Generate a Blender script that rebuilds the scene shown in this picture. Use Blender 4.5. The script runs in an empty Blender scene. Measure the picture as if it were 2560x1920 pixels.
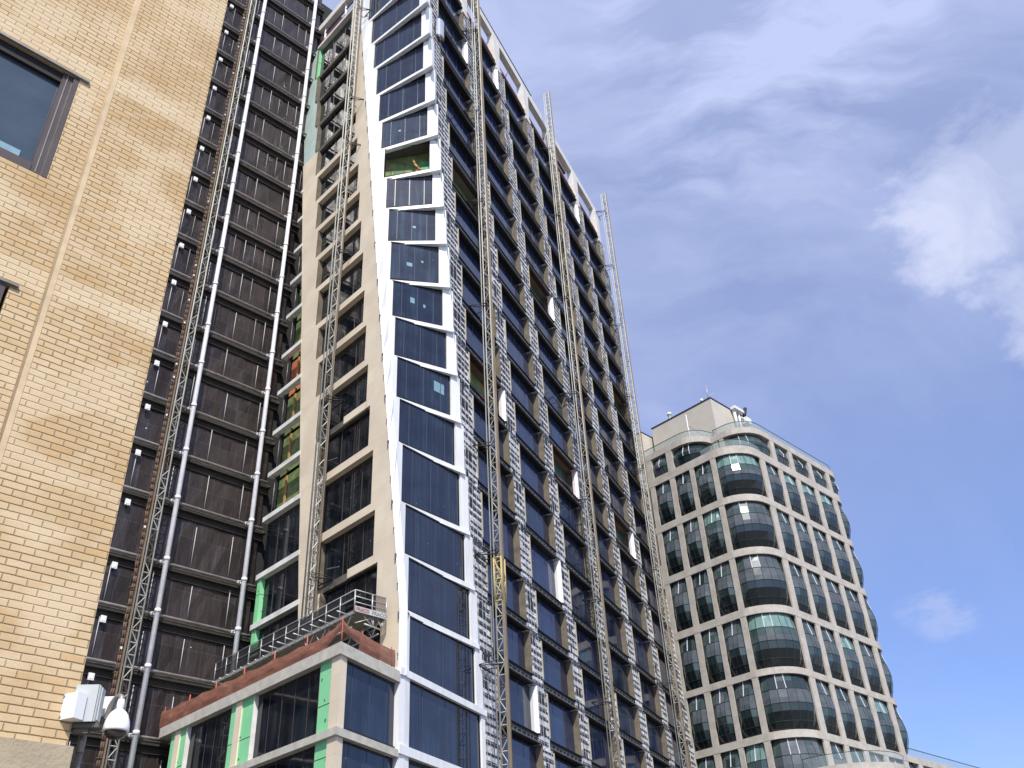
import bpy, math, random
from mathutils import Vector, Matrix, noise
random.seed(7)
R = math.radians
scn = bpy.context.scene
COL = scn.collection

# ------------------------------------------------------------------ frames
AZ_R = 0.783811            # street grid direction (recedes to the right)
AZ_B = AZ_R - math.pi/2    # cross direction (recedes to the left)
AZ_A = 0.417443            # skewed long facade of the tower
def azd(a): return Vector((math.sin(a), math.cos(a), 0))
class Fr:
    """vertical plane: u along, w outwards (towards the street), z up"""
    def __init__(s, O, az, out):
        s.O = Vector((O[0], O[1], 0)); s.t = azd(az); s.n = azd(az + out*math.pi/2)
    def p(s, u, z, w=0.0):
        q = s.O + s.t*u + s.n*w; return Vector((q.x, q.y, z))
P0 = (-8.9667, 44.0976); J0 = (-6.8097, 48.9612)
FA = Fr(P0, AZ_A, 1)           # long facade
FB = Fr(J0, AZ_B, -1)          # stone clad side facade
FP = Fr(P0, AZ_B, -1)          # podium side facade
KO = FB.p(16.95, 0)
FK = Fr(KO, AZ_R, 1)           # netted building
FBR = Fr((-3.7004, 7.6523), AZ_R, 1)   # brick wall, origin at its corner
FFR = Fr((26.4456, 96.4398), AZ_R, 1)  # far building right face
FFL = Fr((26.4456, 96.4398), AZ_B, -1) # far building left face

# ------------------------------------------------------------------ materials
def mat(name, base=(0.5,0.5,0.5), rough=0.6, metal=0.0, spec=0.5, var=0.0, vscale=1.0, bump=0.0, bscale=20.0,
        dark=None, coord='Object', stretch=(1,1,1), ior=None, alpha=1.0, trans=0.0, coat=0.0):
    m = bpy.data.materials.new(name); m.use_nodes = True
    nt = m.node_tree; b = nt.nodes['Principled BSDF']
    b.inputs['Base Color'].default_value = (*base, 1)
    b.inputs['Roughness'].default_value = rough
    b.inputs['Metallic'].default_value = metal
    b.inputs['Specular IOR Level'].default_value = spec
    if ior: b.inputs['IOR'].default_value = ior
    if coat: b.inputs['Coat Weight'].default_value = coat
    b.inputs['Alpha'].default_value = alpha
    tc = nt.nodes.new('ShaderNodeTexCoord'); mp = nt.nodes.new('ShaderNodeMapping')
    mp.inputs['Scale'].default_value = stretch
    nt.links.new(tc.outputs[coord], mp.inputs['Vector'])
    if var > 0 or dark:
        n = nt.nodes.new('ShaderNodeTexNoise'); n.inputs['Scale'].default_value = vscale; n.inputs['Detail'].default_value = 6
        n.inputs['Roughness'].default_value = 0.62
        nt.links.new(mp.outputs[0], n.inputs['Vector'])
        r = nt.nodes.new('ShaderNodeValToRGB'); r.color_ramp.elements[0].position = 0.32; r.color_ramp.elements[1].position = 0.68
        d = dark if dark else tuple(c*(1-var) for c in base)
        l = tuple(min(1, c*(1+var*0.5)) for c in base)
        r.color_ramp.elements[0].color = (*d, 1); r.color_ramp.elements[1].color = (*l, 1)
        nt.links.new(n.outputs['Fac'], r.inputs[0]); nt.links.new(r.outputs[0], b.inputs['Base Color'])
    if bump > 0:
        n2 = nt.nodes.new('ShaderNodeTexNoise'); n2.inputs['Scale'].default_value = bscale; n2.inputs['Detail'].default_value = 4
        nt.links.new(mp.outputs[0], n2.inputs['Vector'])
        bu = nt.nodes.new('ShaderNodeBump'); bu.inputs['Strength'].default_value = bump; bu.inputs['Distance'].default_value = 0.05
        nt.links.new(n2.outputs['Fac'], bu.inputs['Height']); nt.links.new(bu.outputs[0], b.inputs['Normal'])
    return m
def nodes(m): return m.node_tree.nodes, m.node_tree.links, m.node_tree.nodes['Principled BSDF']
def mixrgb(nt, a, b, fac, mode='MIX'):
    x = nt.nodes.new('ShaderNodeMix'); x.data_type = 'RGBA'; x.blend_type = mode
    def put(sock, v):
        if isinstance(v, (tuple, list)): sock.default_value = (*v, 1) if len(v) == 3 else v
        elif isinstance(v, (int, float)): sock.default_value = v
        else: nt.links.new(v, sock)
    put(x.inputs['Factor'], fac); put(x.inputs[6], a); put(x.inputs[7], b)
    return x.outputs[2]
def ramp(nt, src, stops, interp='LINEAR'):
    r = nt.nodes.new('ShaderNodeValToRGB'); cr = r.color_ramp; cr.interpolation = interp
    while len(cr.elements) < len(stops): cr.elements.new(0.5)
    for e, (p, c) in zip(cr.elements, stops):
        e.position = p; e.color = (*c, 1) if len(c) == 3 else c
    nt.links.new(src, r.inputs[0]); return r.outputs[0]
def noisen(nt, vec, scale, detail=4, rough=0.6, w=None):
    n = nt.nodes.new('ShaderNodeTexNoise'); n.inputs['Scale'].default_value = scale
    n.inputs['Detail'].default_value = detail; n.inputs['Roughness'].default_value = rough
    nt.links.new(vec, n.inputs['Vector']); return n.outputs['Fac']
def mapn(nt, src, scale=(1,1,1), loc=(0,0,0), rot=(0,0,0)):
    mp = nt.nodes.new('ShaderNodeMapping'); mp.inputs['Scale'].default_value = scale
    mp.inputs['Location'].default_value = loc; mp.inputs['Rotation'].default_value = rot
    nt.links.new(src, mp.inputs['Vector']); return mp.outputs[0]
def math_n(nt, op, a, b=None, clamp=False):
    x = nt.nodes.new('ShaderNodeMath'); x.operation = op; x.use_clamp = clamp
    for i, v in enumerate((a, b)):
        if v is None: continue
        if isinstance(v, (int, float)): x.inputs[i].default_value = v
        else: nt.links.new(v, x.inputs[i])
    return x.outputs[0]

M = {}
# brick -----------------------------------------------------------
def make_brick():
    m = mat('buff_brick', (0.7,0.5,0.25), 0.85, spec=0.2); n, l, b = nodes(m); nt = m.node_tree
    tc = n.new('ShaderNodeTexCoord'); uv = tc.outputs['UV']
    wob = noisen(nt, uv, 9, 2)
    br = n.new('ShaderNodeTexBrick'); br.offset = 0.5; br.squash = 1
    sc = 1.0
    br.inputs['Scale'].default_value = 1.0
    br.inputs['Brick Width'].default_value = 0.2005; br.inputs['Row Height'].default_value = 0.0677
    br.inputs['Mortar Size'].default_value = 0.0085; br.inputs['Mortar Smooth'].default_value = 0.75
    br.inputs['Bias'].default_value = 0.0
    br.inputs['Color1'].default_value = (0.0,0.0,0.0,1); br.inputs['Color2'].default_value = (1,1,1,1)
    br.inputs['Mortar'].default_value = (0.5,0.5,0.5,1)
    dv = n.new('ShaderNodeVectorMath'); dv.operation = 'ADD'
    dn = n.new('ShaderNodeTexNoise'); dn.inputs['Scale'].default_value = 7; nt.links.new(uv, dn.inputs['Vector'])
    ds = n.new('ShaderNodeVectorMath'); ds.operation = 'SCALE'; ds.inputs['Scale'].default_value = 0.010
    nt.links.new(dn.outputs['Color'], ds.inputs[0]); nt.links.new(uv, dv.inputs[0]); nt.links.new(ds.outputs[0], dv.inputs[1])
    nt.links.new(dv.outputs[0], br.inputs['Vector'])
    tone = br.outputs['Color']
    brick_c = ramp(nt, tone, [(0.0, (0.59,0.44,0.245)), (0.25,(0.65,0.50,0.30)), (0.5,(0.62,0.47,0.275)), (0.75,(0.67,0.53,0.335)), (1.0,(0.61,0.42,0.21))])
    # broad stains and pale cleaned patches
    st = ramp(nt, noisen(nt, mapn(nt, uv, (1.0,0.7,1)), 0.9, 5, 0.65), [(0.42,(0,0,0)),(0.60,(1,1,1))])
    warm = mixrgb(nt, brick_c, (0.47,0.29,0.12), math_n(nt,'MULTIPLY', st, 0.5))
    pale_f = ramp(nt, noisen(nt, mapn(nt, uv, (0.9,1.3,1), (3.1,7.7,0)), 1.25, 3, 0.5), [(0.50,(0,0,0)),(0.60,(1,1,1))])
    pale = mixrgb(nt, warm, (0.69,0.56,0.37), math_n(nt,'MULTIPLY', pale_f, 0.6))
    # pale course bands
    sep = n.new('ShaderNodeSeparateXYZ'); nt.links.new(uv, sep.inputs[0])
    z = sep.outputs['Y']
    def band(z0, z1):
        a = math_n(nt,'GREATER_THAN', z, z0); c = math_n(nt,'LESS_THAN', z, z1); return math_n(nt,'MULTIPLY', a, c)
    bands = math_n(nt,'ADD', band(10.83,11.10), band(7.72,7.99), True)
    col = mixrgb(nt, pale, (0.74,0.62,0.42), math_n(nt,'MULTIPLY', bands, 0.42))
    fine = noisen(nt, uv, 60, 4, 0.7)
    col = mixrgb(nt, col, ramp(nt, fine, [(0.3,(0.82,0.80,0.78)),(0.7,(1.05,1.05,1.05))]), 0.6, 'MULTIPLY')
    mor = mixrgb(nt, (0.42,0.31,0.175), (0.57,0.45,0.29), math_n(nt,'MAXIMUM', math_n(nt,'MULTIPLY',pale_f,0.75), bands))
    fac = br.outputs['Fac']
    col = mixrgb(nt, col, mor, fac)
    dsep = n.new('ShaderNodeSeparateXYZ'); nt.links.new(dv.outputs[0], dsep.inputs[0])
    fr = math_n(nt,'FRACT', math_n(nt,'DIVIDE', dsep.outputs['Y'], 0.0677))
    bed_shade = ramp(nt, fr, [(0.0,(0.50,0.46,0.40)),(0.10,(0.66,0.62,0.57)),(0.24,(1,1,1)),(0.93,(1,1,1)),(1.0,(0.55,0.50,0.45))])  # soft shadow along each course's bed joint, painted into the brick colour
    bed_shade_f = math_n(nt,'SUBTRACT', 0.68, math_n(nt,'MULTIPLY', math_n(nt,'MAXIMUM', pale_f, bands), 0.65))
    col = mixrgb(nt, col, bed_shade, bed_shade_f, 'MULTIPLY')
    nt.links.new(col, b.inputs['Base Color'])
    bu = n.new('ShaderNodeBump'); bu.inputs['Strength'].default_value = 0.8; bu.inputs['Distance'].default_value = 0.010; bu.invert = True
    hh = math_n(nt,'ADD', math_n(nt,'MULTIPLY',fac,1.0), math_n(nt,'MULTIPLY', fine, -0.25))
    nt.links.new(hh, bu.inputs['Height']); nt.links.new(bu.outputs[0], b.inputs['Normal'])
    return m
M['brick'] = make_brick()
M['brick_trim'] = mat('brick_joint_trim', (0.62,0.48,0.30), 0.8, var=0.15, vscale=6)
M['limestone'] = mat('limestone_base', (0.40,0.335,0.225), 0.85, var=0.18, vscale=2.5, bump=0.2, bscale=30)
M['mullblue'] = mat('blue_grey_mullion', (0.050,0.066,0.095), 0.4)
M['bronze'] = mat('dark_bronze_frame', (0.11,0.088,0.080), 0.35, metal=0.3, var=0.15, vscale=4)
M['gapshade'] = mat('black_void_and_shade', (0.012,0.011,0.010), 0.8)
M['winglass'] = mat('blue_grey_window_glass', (0.05,0.075,0.10), 0.05, spec=0.7, var=0.3, vscale=1.2)
# tower -------------------------------------------------------------
M['white'] = mat('white_cladding_panel', (0.86,0.87,0.86), 0.45, dark=(0.72,0.72,0.70), vscale=0.9, bump=0.05, bscale=2, stretch=(2.5,2.5,0.35))
M['whitesoffit'] = mat('white_sill_flashing', (0.80,0.79,0.73), 0.5, var=0.22, vscale=1.2)
def make_stone():
    m = mat('beige_stone_cladding', (0.70,0.59,0.43), 0.7); n, l, b = nodes(m); nt = m.node_tree
    tc = n.new('ShaderNodeTexCoord'); uv = tc.outputs['UV']
    br = n.new('ShaderNodeTexBrick'); br.offset = 0.0
    br.inputs['Scale'].default_value = 1; br.inputs['Brick Width'].default_value = 1.7; br.inputs['Row Height'].default_value = 1.22
    br.inputs['Mortar Size'].default_value = 0.007; br.inputs['Mortar Smooth'].default_value = 0.2
    br.inputs['Color1'].default_value = (0.76,0.65,0.48,1); br.inputs['Color2'].default_value = (0.81,0.705,0.535,1); br.inputs['Mortar'].default_value = (0.60,0.50,0.37,1)
    nt.links.new(uv, br.inputs['Vector'])
    soft = ramp(nt, noisen(nt, mapn(nt, uv, (1,1,1), rot=(0,0,0.8)), 0.35, 3, 0.5), [(0.35,(0.9,0.89,0.88)),(0.65,(1.03,1.03,1.02))])
    c = mixrgb(nt, br.outputs['Color'], soft, 1.0, 'MULTIPLY')
    f = ramp(nt, noisen(nt, uv, 14, 5, 0.7), [(0.3,(0.93,0.93,0.93)),(0.7,(1.03,1.03,1.03))])
    c = mixrgb(nt, c, f, 1.0, 'MULTIPLY'); nt.links.new(c, b.inputs['Base Color'])
    return m
M['stone'] = make_stone(); M['lighttrim'] = mat('light_edge_trim', (0.42,0.39,0.30), 0.6); M['tealcurtain'] = mat('teal_sheet', (0.05,0.16,0.11), 0.7, var=0.6, vscale=1.0, stretch=(4,4,0.2))
def make_glass(name, base, streak, rough=0.05, ior=1.6, wob=0.012, cell=1.3, inner=0.5):
    m = mat(name, base, rough, spec=0.5, ior=ior); n, l, b = nodes(m); nt = m.node_tree
    tc = n.new('ShaderNodeTexCoord'); uv = tc.outputs['UV']
    # vertical film / curtain streaks and horizontal dim interior shapes seen through the pane
    s1 = noisen(nt, mapn(nt, uv, (3.2,0.12,1)), 1.0, 3, 0.55)
    s2 = noisen(nt, mapn(nt, uv, (0.55,0.7,1)), 0.8, 5, 0.6)
    c = mixrgb(nt, base, streak, ramp(nt, s1, [(0.46,(0,0,0)),(0.72,(1,1,1))]))
    c = mixrgb(nt, c, tuple(x*0.4 for x in base), math_n(nt,'MULTIPLY', ramp(nt, s2, [(0.45,(0,0,0)),(0.6,(1,1,1))]), inner))
    spots = n.new('ShaderNodeTexVoronoi'); spots.inputs['Scale'].default_value = 0.9; nt.links.new(uv, spots.inputs['Vector'])
    sp = math_n(nt,'LESS_THAN', spots.outputs['Distance'], 0.035)
    c = mixrgb(nt, c, (0.35,0.42,0.48), math_n(nt,'MULTIPLY', sp, 0.45))
    nt.links.new(c, b.inputs['Base Color'])
    bu = n.new('ShaderNodeBump'); bu.inputs['Strength'].default_value = 0.25; bu.inputs['Distance'].default_value = wob
    nt.links.new(noisen(nt, uv, 0.7, 2, 0.5), bu.inputs['Height']); nt.links.new(bu.outputs[0], b.inputs['Normal'])
    return m
M['glassA'] = make_glass('navy_facade_glass', (0.018,0.026,0.066), (0.030,0.048,0.100), ior=1.5)
M['glassA2'] = make_glass('navy_facade_glass_filmed', (0.024,0.032,0.062), (0.055,0.075,0.115), ior=1.5, wob=0.03)
M['glassA3'] = make_glass('navy_facade_glass_dim', (0.012,0.017,0.038), (0.03,0.04,0.07), ior=1.5, wob=0.02)
M['glassS2'] = make_glass('blue_corner_glass_filmed', (0.028,0.038,0.058), (0.05,0.08,0.11), ior=1.6, wob=0.02)
M['glassS'] = make_glass('blue_corner_glass', (0.014,0.020,0.040), (0.026,0.046,0.070), ior=1.55)
M['glassB'] = make_glass('dark_room_glass', (0.008,0.010,0.014), (0.020,0.030,0.038), ior=1.5, inner=0.8)
def make_foil():
    m = mat('silver_foil_insulation', (0.6,0.6,0.6), 0.5, metal=0.0); n, l, b = nodes(m); nt = m.node_tree
    tc = n.new('ShaderNodeTexCoord'); uv = tc.outputs['UV']
    br = n.new('ShaderNodeTexBrick'); br.offset = 0.37
    br.inputs['Scale'].default_value = 1; br.inputs['Brick Width'].default_value = 0.45; br.inputs['Row Height'].default_value = 0.56
    br.inputs['Mortar Size'].default_value = 0.02
    br.inputs['Color1'].default_value = (0.34,0.34,0.35,1); br.inputs['Color2'].default_value = (0.88,0.88,0.87,1); br.inputs['Mortar'].default_value = (0.9,0.9,0.88,1)
    nt.links.new(uv, br.inputs['Vector'])
    k = ramp(nt, noisen(nt, uv, 5, 6, 0.7), [(0.36,(0.12,0.12,0.13)),(0.50,(1,1,1))])
    nt.links.new(mixrgb(nt, br.outputs['Color'], k, 1.0, 'MULTIPLY'), b.inputs['Base Color'])
    bu = n.new('ShaderNodeBump'); bu.inputs['Strength'].default_value = 0.9; bu.inputs['Distance'].default_value = 0.05
    nt.links.new(noisen(nt, uv, 7, 4, 0.6), bu.inputs['Height']); nt.links.new(bu.outputs[0], b.inputs['Normal'])
    return m
M['foil'] = make_foil(); M['seamblue'] = mat('pale_blue_edge_trim', (0.34,0.40,0.44), 0.4)
M['rail'] = mat('dark_steel_rail', (0.030,0.030,0.032), 0.5, metal=0.2, var=0.4, vscale=3)
M['membrane'] = mat('black_membrane', (0.010,0.010,0.010), 0.6, spec=0.25, dark=(0.028,0.028,0.027), vscale=5, bump=0.4, bscale=8)
M['ledge'] = mat('grey_steel_ledge', (0.17,0.17,0.165), 0.45, metal=0.4, var=0.5, vscale=4)
M['tan'] = mat('tan_sheathing_jamb', (0.165,0.138,0.095), 0.75, var=0.35, vscale=1.5)
M['greybrown'] = mat('grey_interior_ceiling', (0.12,0.11,0.09), 0.85, var=0.3, vscale=0.8)
def make_green():
    m = mat('green_sheathing_board', (0.22,0.75,0.42), 0.65); n, l, b = nodes(m); nt = m.node_tree
    tc = n.new('ShaderNodeTexCoord'); uv = tc.outputs['UV']
    v = n.new('ShaderNodeTexVoronoi'); v.inputs['Scale'].default_value = 1.5; v.inputs['Randomness'].default_value = 0.85
    d = n.new('ShaderNodeTexNoise'); d.inputs['Scale'].default_value = 9; nt.links.new(uv, d.inputs['Vector'])
    vv = n.new('ShaderNodeVectorMath'); vv.operation = 'ADD'
    sc = n.new('ShaderNodeVectorMath'); sc.operation = 'SCALE'; sc.inputs['Scale'].default_value = 0.22
    nt.links.new(d.outputs['Color'], sc.inputs[0]); nt.links.new(uv, vv.inputs[0]); nt.links.new(sc.outputs[0], vv.inputs[1]); nt.links.new(vv.outputs[0], v.inputs['Vector'])
    mark = math_n(nt,'LESS_THAN', v.outputs['Distance'], 0.10)
    sep = n.new('ShaderNodeSeparateXYZ'); nt.links.new(uv, sep.inputs[0])
    seam = math_n(nt,'LESS_THAN', math_n(nt,'FRACT', math_n(nt,'MULTIPLY', sep.outputs['Y'], 0.41)), 0.02)
    base = mixrgb(nt, (0.20,0.60,0.29), (0.30,0.72,0.36), noisen(nt, uv, 1.2, 4))
    c = mixrgb(nt, base, (0.02,0.06,0.04), math_n(nt,'MAXIMUM', mark, seam))
    nt.links.new(c, b.inputs['Base Color']); return m
M['green'] = make_green()
M['palegreen'] = mat('pale_green_board', (0.50,0.62,0.55), 0.7, var=0.15, vscale=0.8)
M['concrete'] = mat('weathered_white_beam', (0.60,0.57,0.48), 0.75, dark=(0.42,0.40,0.34), vscale=1.8, bump=0.1, bscale=8)
M['redsteel'] = mat('red_primer_steel', (0.50,0.10,0.06), 0.6, var=0.35, vscale=1)
M['creamsteel'] = mat('cream_steel_frame', (0.76,0.74,0.66), 0.55, var=0.15, vscale=1)
M['roofrail'] = mat('grey_blue_pipe', (0.10,0.13,0.18), 0.5, metal=0.3)
M['core'] = mat('dark_interior', (0.02,0.02,0.02), 0.9)
def make_insul():
    m = mat('yellow_green_insulation', (0.3,0.3,0.1), 0.85); n, l, b = nodes(m); nt = m.node_tree
    tc = n.new('ShaderNodeTexCoord'); uv = tc.outputs['UV']
    a = noisen(nt, mapn(nt, uv, (0.8,0.8,1), rot=(0,0,0.6)), 1.1, 6, 0.65)
    c = ramp(nt, a, [(0.30,(0.05,0.045,0.03)),(0.42,(0.16,0.15,0.05)),(0.5,(0.10,0.22,0.07)),(0.58,(0.26,0.24,0.10)),(0.66,(0.30,0.15,0.06)),(0.75,(0.12,0.10,0.07))])
    nt.links.new(c, b.inputs['Base Color']); return m
M['insul'] = make_insul()
M['orangefab'] = mat('orange_tarp', (0.62,0.18,0.07), 0.7, var=0.5, vscale=1.5, bump=0.5, bscale=2)
M['hosetan'] = mat('tan_hose', (0.45,0.27,0.10), 0.6)
M['greentarp'] = mat('green_drop_sheet', (0.05,0.36,0.12), 0.6, var=0.4, vscale=3)
M['paper'] = mat('pale_blue_paper', (0.20,0.34,0.40), 0.5, var=0.2, vscale=4)
M['chrome'] = mat('polished_metal_trim', (0.95,0.94,0.92), 0.12, metal=1.0)
# netted building ------------------------------------------------------
def make_net():
    m = mat('brown_debris_netting', (0.055,0.042,0.040), 0.32, spec=0.5); n, l, b = nodes(m); nt = m.node_tree
    tc = n.new('ShaderNodeTexCoord'); uv = tc.outputs['UV']
    sep = n.new('ShaderNodeSeparateXYZ'); nt.links.new(uv, sep.inputs[0])
    cell = n.new('ShaderNodeTexBrick'); cell.offset = 0.0
    cell.inputs['Scale'].default_value = 1; cell.inputs['Brick Width'].default_value = 0.92; cell.inputs['Row Height'].default_value = 3.77
    cell.inputs['Mortar Size'].default_value = 0.012; cell.inputs['Color1'].default_value = (0.022,0.017,0.016,1); cell.inputs['Color2'].default_value = (0.046,0.036,0.033,1)
    cell.inputs['Mortar'].default_value = (0.085,0.078,0.075,1)
    nt.links.new(uv, cell.inputs['Vector'])
    fold = ramp(nt, noisen(nt, mapn(nt, uv, (2.2,0.35,1)), 1.2, 5, 0.65), [(0.3,(0.75,0.74,0.74)),(0.7,(1.15,1.13,1.13))])
    c = mixrgb(nt, cell.outputs['Color'], fold, 1.0, 'MULTIPLY')
    holes = n.new('ShaderNodeTexVoronoi'); holes.inputs['Scale'].default_value = 0.55; nt.links.new(uv, holes.inputs['Vector'])
    c = mixrgb(nt, c, (0.6,0.6,0.6), math_n(nt,'LESS_THAN', holes.outputs['Distance'], 0.028))
    nt.links.new(c, b.inputs['Base Color'])
    bu = n.new('ShaderNodeBump'); bu.inputs['Strength'].default_value = 0.6; bu.inputs['Distance'].default_value = 0.12
    nt.links.new(noisen(nt, mapn(nt, uv, (1.6,0.5,1)), 1.0, 4, 0.6), bu.inputs['Height']); nt.links.new(bu.outputs[0], b.inputs['Normal'])
    return m
M['net'] = make_net()
M['netblue'] = mat('blue_black_netting', (0.030,0.028,0.040), 0.5, var=0.3, vscale=0.8, bump=0.4, bscale=1.5)
M['slab'] = mat('slab_edge_grey', (0.17,0.15,0.125), 0.6, dark=(0.07,0.06,0.045), vscale=1.4)
M['slabpipe'] = mat('slab_edge_pipe', (0.46,0.43,0.41), 0.4, metal=0.3, var=0.3, vscale=2)
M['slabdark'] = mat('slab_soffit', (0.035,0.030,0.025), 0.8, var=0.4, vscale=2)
M['whitepole'] = mat('white_painted_pole', (0.80,0.79,0.80), 0.3, var=0.12, vscale=2)
M['whiteplast'] = mat('white_plastic', (0.82,0.83,0.80), 0.35, var=0.04, vscale=5)
M['seamwhite'] = mat('white_lacing_tube', (0.45,0.44,0.43), 0.5)
# masts -----------------------------------------------------------------
M['galv'] = mat('galvanised_steel', (0.52,0.52,0.46), 0.55, metal=0.1, dark=(0.38,0.36,0.29), vscale=0.9)
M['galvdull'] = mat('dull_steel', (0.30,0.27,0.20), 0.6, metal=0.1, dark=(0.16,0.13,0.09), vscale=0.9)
M['galvtan'] = mat('tan_rack_rail', (0.27,0.23,0.155), 0.6, metal=0.1, dark=(0.22,0.13,0.07), vscale=0.3)
M['rust'] = mat('rusty_steel', (0.19,0.11,0.065), 0.8, metal=0.1, dark=(0.06,0.045,0.035), vscale=1.6)
M['yellow'] = mat('yellow_mast_paint', (0.50,0.40,0.17), 0.5, var=0.2, vscale=3)
M['alu'] = mat('aluminium_rail', (0.46,0.46,0.45), 0.4, metal=0.4, var=0.15, vscale=3)
M['deck'] = mat('platform_deck', (0.12,0.115,0.10), 0.6, var=0.3, vscale=3)
M['blackmesh'] = mat('black_guard_mesh', (0.02,0.02,0.022), 0.6, alpha=0.85)
M['brownmesh'] = mat('brown_guard_mesh', (0.07,0.045,0.04), 0.6, alpha=0.62)
M['pinkboard'] = mat('faded_pink_sign_board', (0.50,0.38,0.34), 0.5, var=0.15, vscale=4)
M['greyboard'] = mat('pale_grey_sign_board', (0.52,0.52,0.50), 0.5, var=0.12, vscale=4)
M['letter'] = mat('grey_letter', (0.16,0.16,0.18), 0.5)
def make_orange():
    m = mat('orange_safety_netting', (0.42,0.14,0.07), 0.8, alpha=0.93); n, l, b = nodes(m); nt = m.node_tree
    tc = n.new('ShaderNodeTexCoord'); uv = tc.outputs['UV']
    c = ramp(nt, noisen(nt, mapn(nt, uv, (0.8,3,1)), 1.3, 6, 0.65), [(0.3,(0.17,0.068,0.042)),(0.55,(0.27,0.108,0.066)),(0.75,(0.38,0.18,0.12))])
    nt.links.new(c, b.inputs['Base Color'])
    bu = n.new('ShaderNodeBump'); bu.inputs['Strength'].default_value = 0.5; bu.inputs['Distance'].default_value = 0.03
    nt.links.new(noisen(nt, mapn(nt, uv, (0.6,2.5,1)), 1.6, 5, 0.6), bu.inputs['Height']); nt.links.new(bu.outputs[0], b.inputs['Normal'])
    return m
M['orange'] = make_orange()
# far building -------------------------------------------------------------
def make_farstone():
    m = mat('grey_brick_grid', (0.46,0.415,0.36), 0.8); n, l, b = nodes(m); nt = m.node_tree
    tc = n.new('ShaderNodeTexCoord'); uv = tc.outputs['UV']
    k = ramp(nt, noisen(nt, uv, 0.8, 6, 0.7), [(0.3,(0.38,0.345,0.295)),(0.5,(0.48,0.445,0.385)),(0.7,(0.56,0.53,0.46))])
    f = ramp(nt, noisen(nt, uv, 9, 4, 0.7), [(0.3,(0.86,0.85,0.84)),(0.7,(1.06,1.06,1.06))])
    nt.links.new(mixrgb(nt, k, f, 1.0, 'MULTIPLY'), b.inputs['Base Color']); return m
M['farstone'] = make_farstone()
M['penthouse'] = mat('pale_penthouse_cladding', (0.56,0.52,0.44), 0.8, var=0.08, vscale=0.5)
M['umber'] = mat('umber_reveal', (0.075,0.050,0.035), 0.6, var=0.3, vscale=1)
M['g1'] = mat('teal_dark_pane', (0.020,0.032,0.032), 0.06, spec=0.5, ior=1.6)
M['g2'] = mat('teal_mid_pane', (0.055,0.085,0.083), 0.10, spec=0.5, ior=1.55, var=0.3, vscale=0.6)
M['g3'] = mat('pale_teal_curtain_pane', (0.17,0.28,0.255), 0.06, spec=0.5, ior=1.6, var=0.35, vscale=1.2, stretch=(3,3,0.3))
M['g4'] = mat('slate_spandrel_pane', (0.105,0.120,0.135), 0.30, spec=0.2, ior=1.3, var=0.3, vscale=0.6)  # base lightened to stand in for sky reflection lost to low specular
M['g5'] = mat('black_pane', (0.014,0.018,0.019), 0.06, spec=0.5, ior=1.5)
M['mull'] = mat('teal_mullion', (0.025,0.045,0.042), 0.4)
M['mullight'] = mat('bright_mullion', (0.75,0.78,0.78), 0.3)
def thin_glass(name, col, a):
    return mat(name, col, 0.08, spec=0.6, alpha=a)
M['railglass'] = thin_glass('balustrade_glass', (0.33,0.42,0.41), 0.28)
M['asphalt'] = mat('asphalt', (0.05,0.05,0.05), 0.9, var=0.3, vscale=2)
M['ground'] = mat('city_ground', (0.13,0.125,0.12), 0.9, var=0.3, vscale=0.05)
M['pave'] = mat('pavement', (0.30,0.29,0.27), 0.9, var=0.2, vscale=1)
M['kerbm'] = mat('kerb', (0.36,0.35,0.33), 0.85)
M['paint'] = mat('road_paint', (0.75,0.75,0.72), 0.8, var=0.15, vscale=4)
M['domewhite'] = mat('white_camera_housing', (0.86,0.86,0.86), 0.28, spec=0.5)
M['domesmoke'] = mat('smoked_dome', (0.045,0.035,0.032), 0.05, spec=0.7)
M['boxgrey'] = mat('grey_enclosure', (0.47,0.50,0.49), 0.4, var=0.04, vscale=5)
M['conduit'] = mat('grey_conduit', (0.27,0.26,0.23), 0.45, metal=0.3, var=0.2, vscale=10)

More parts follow.
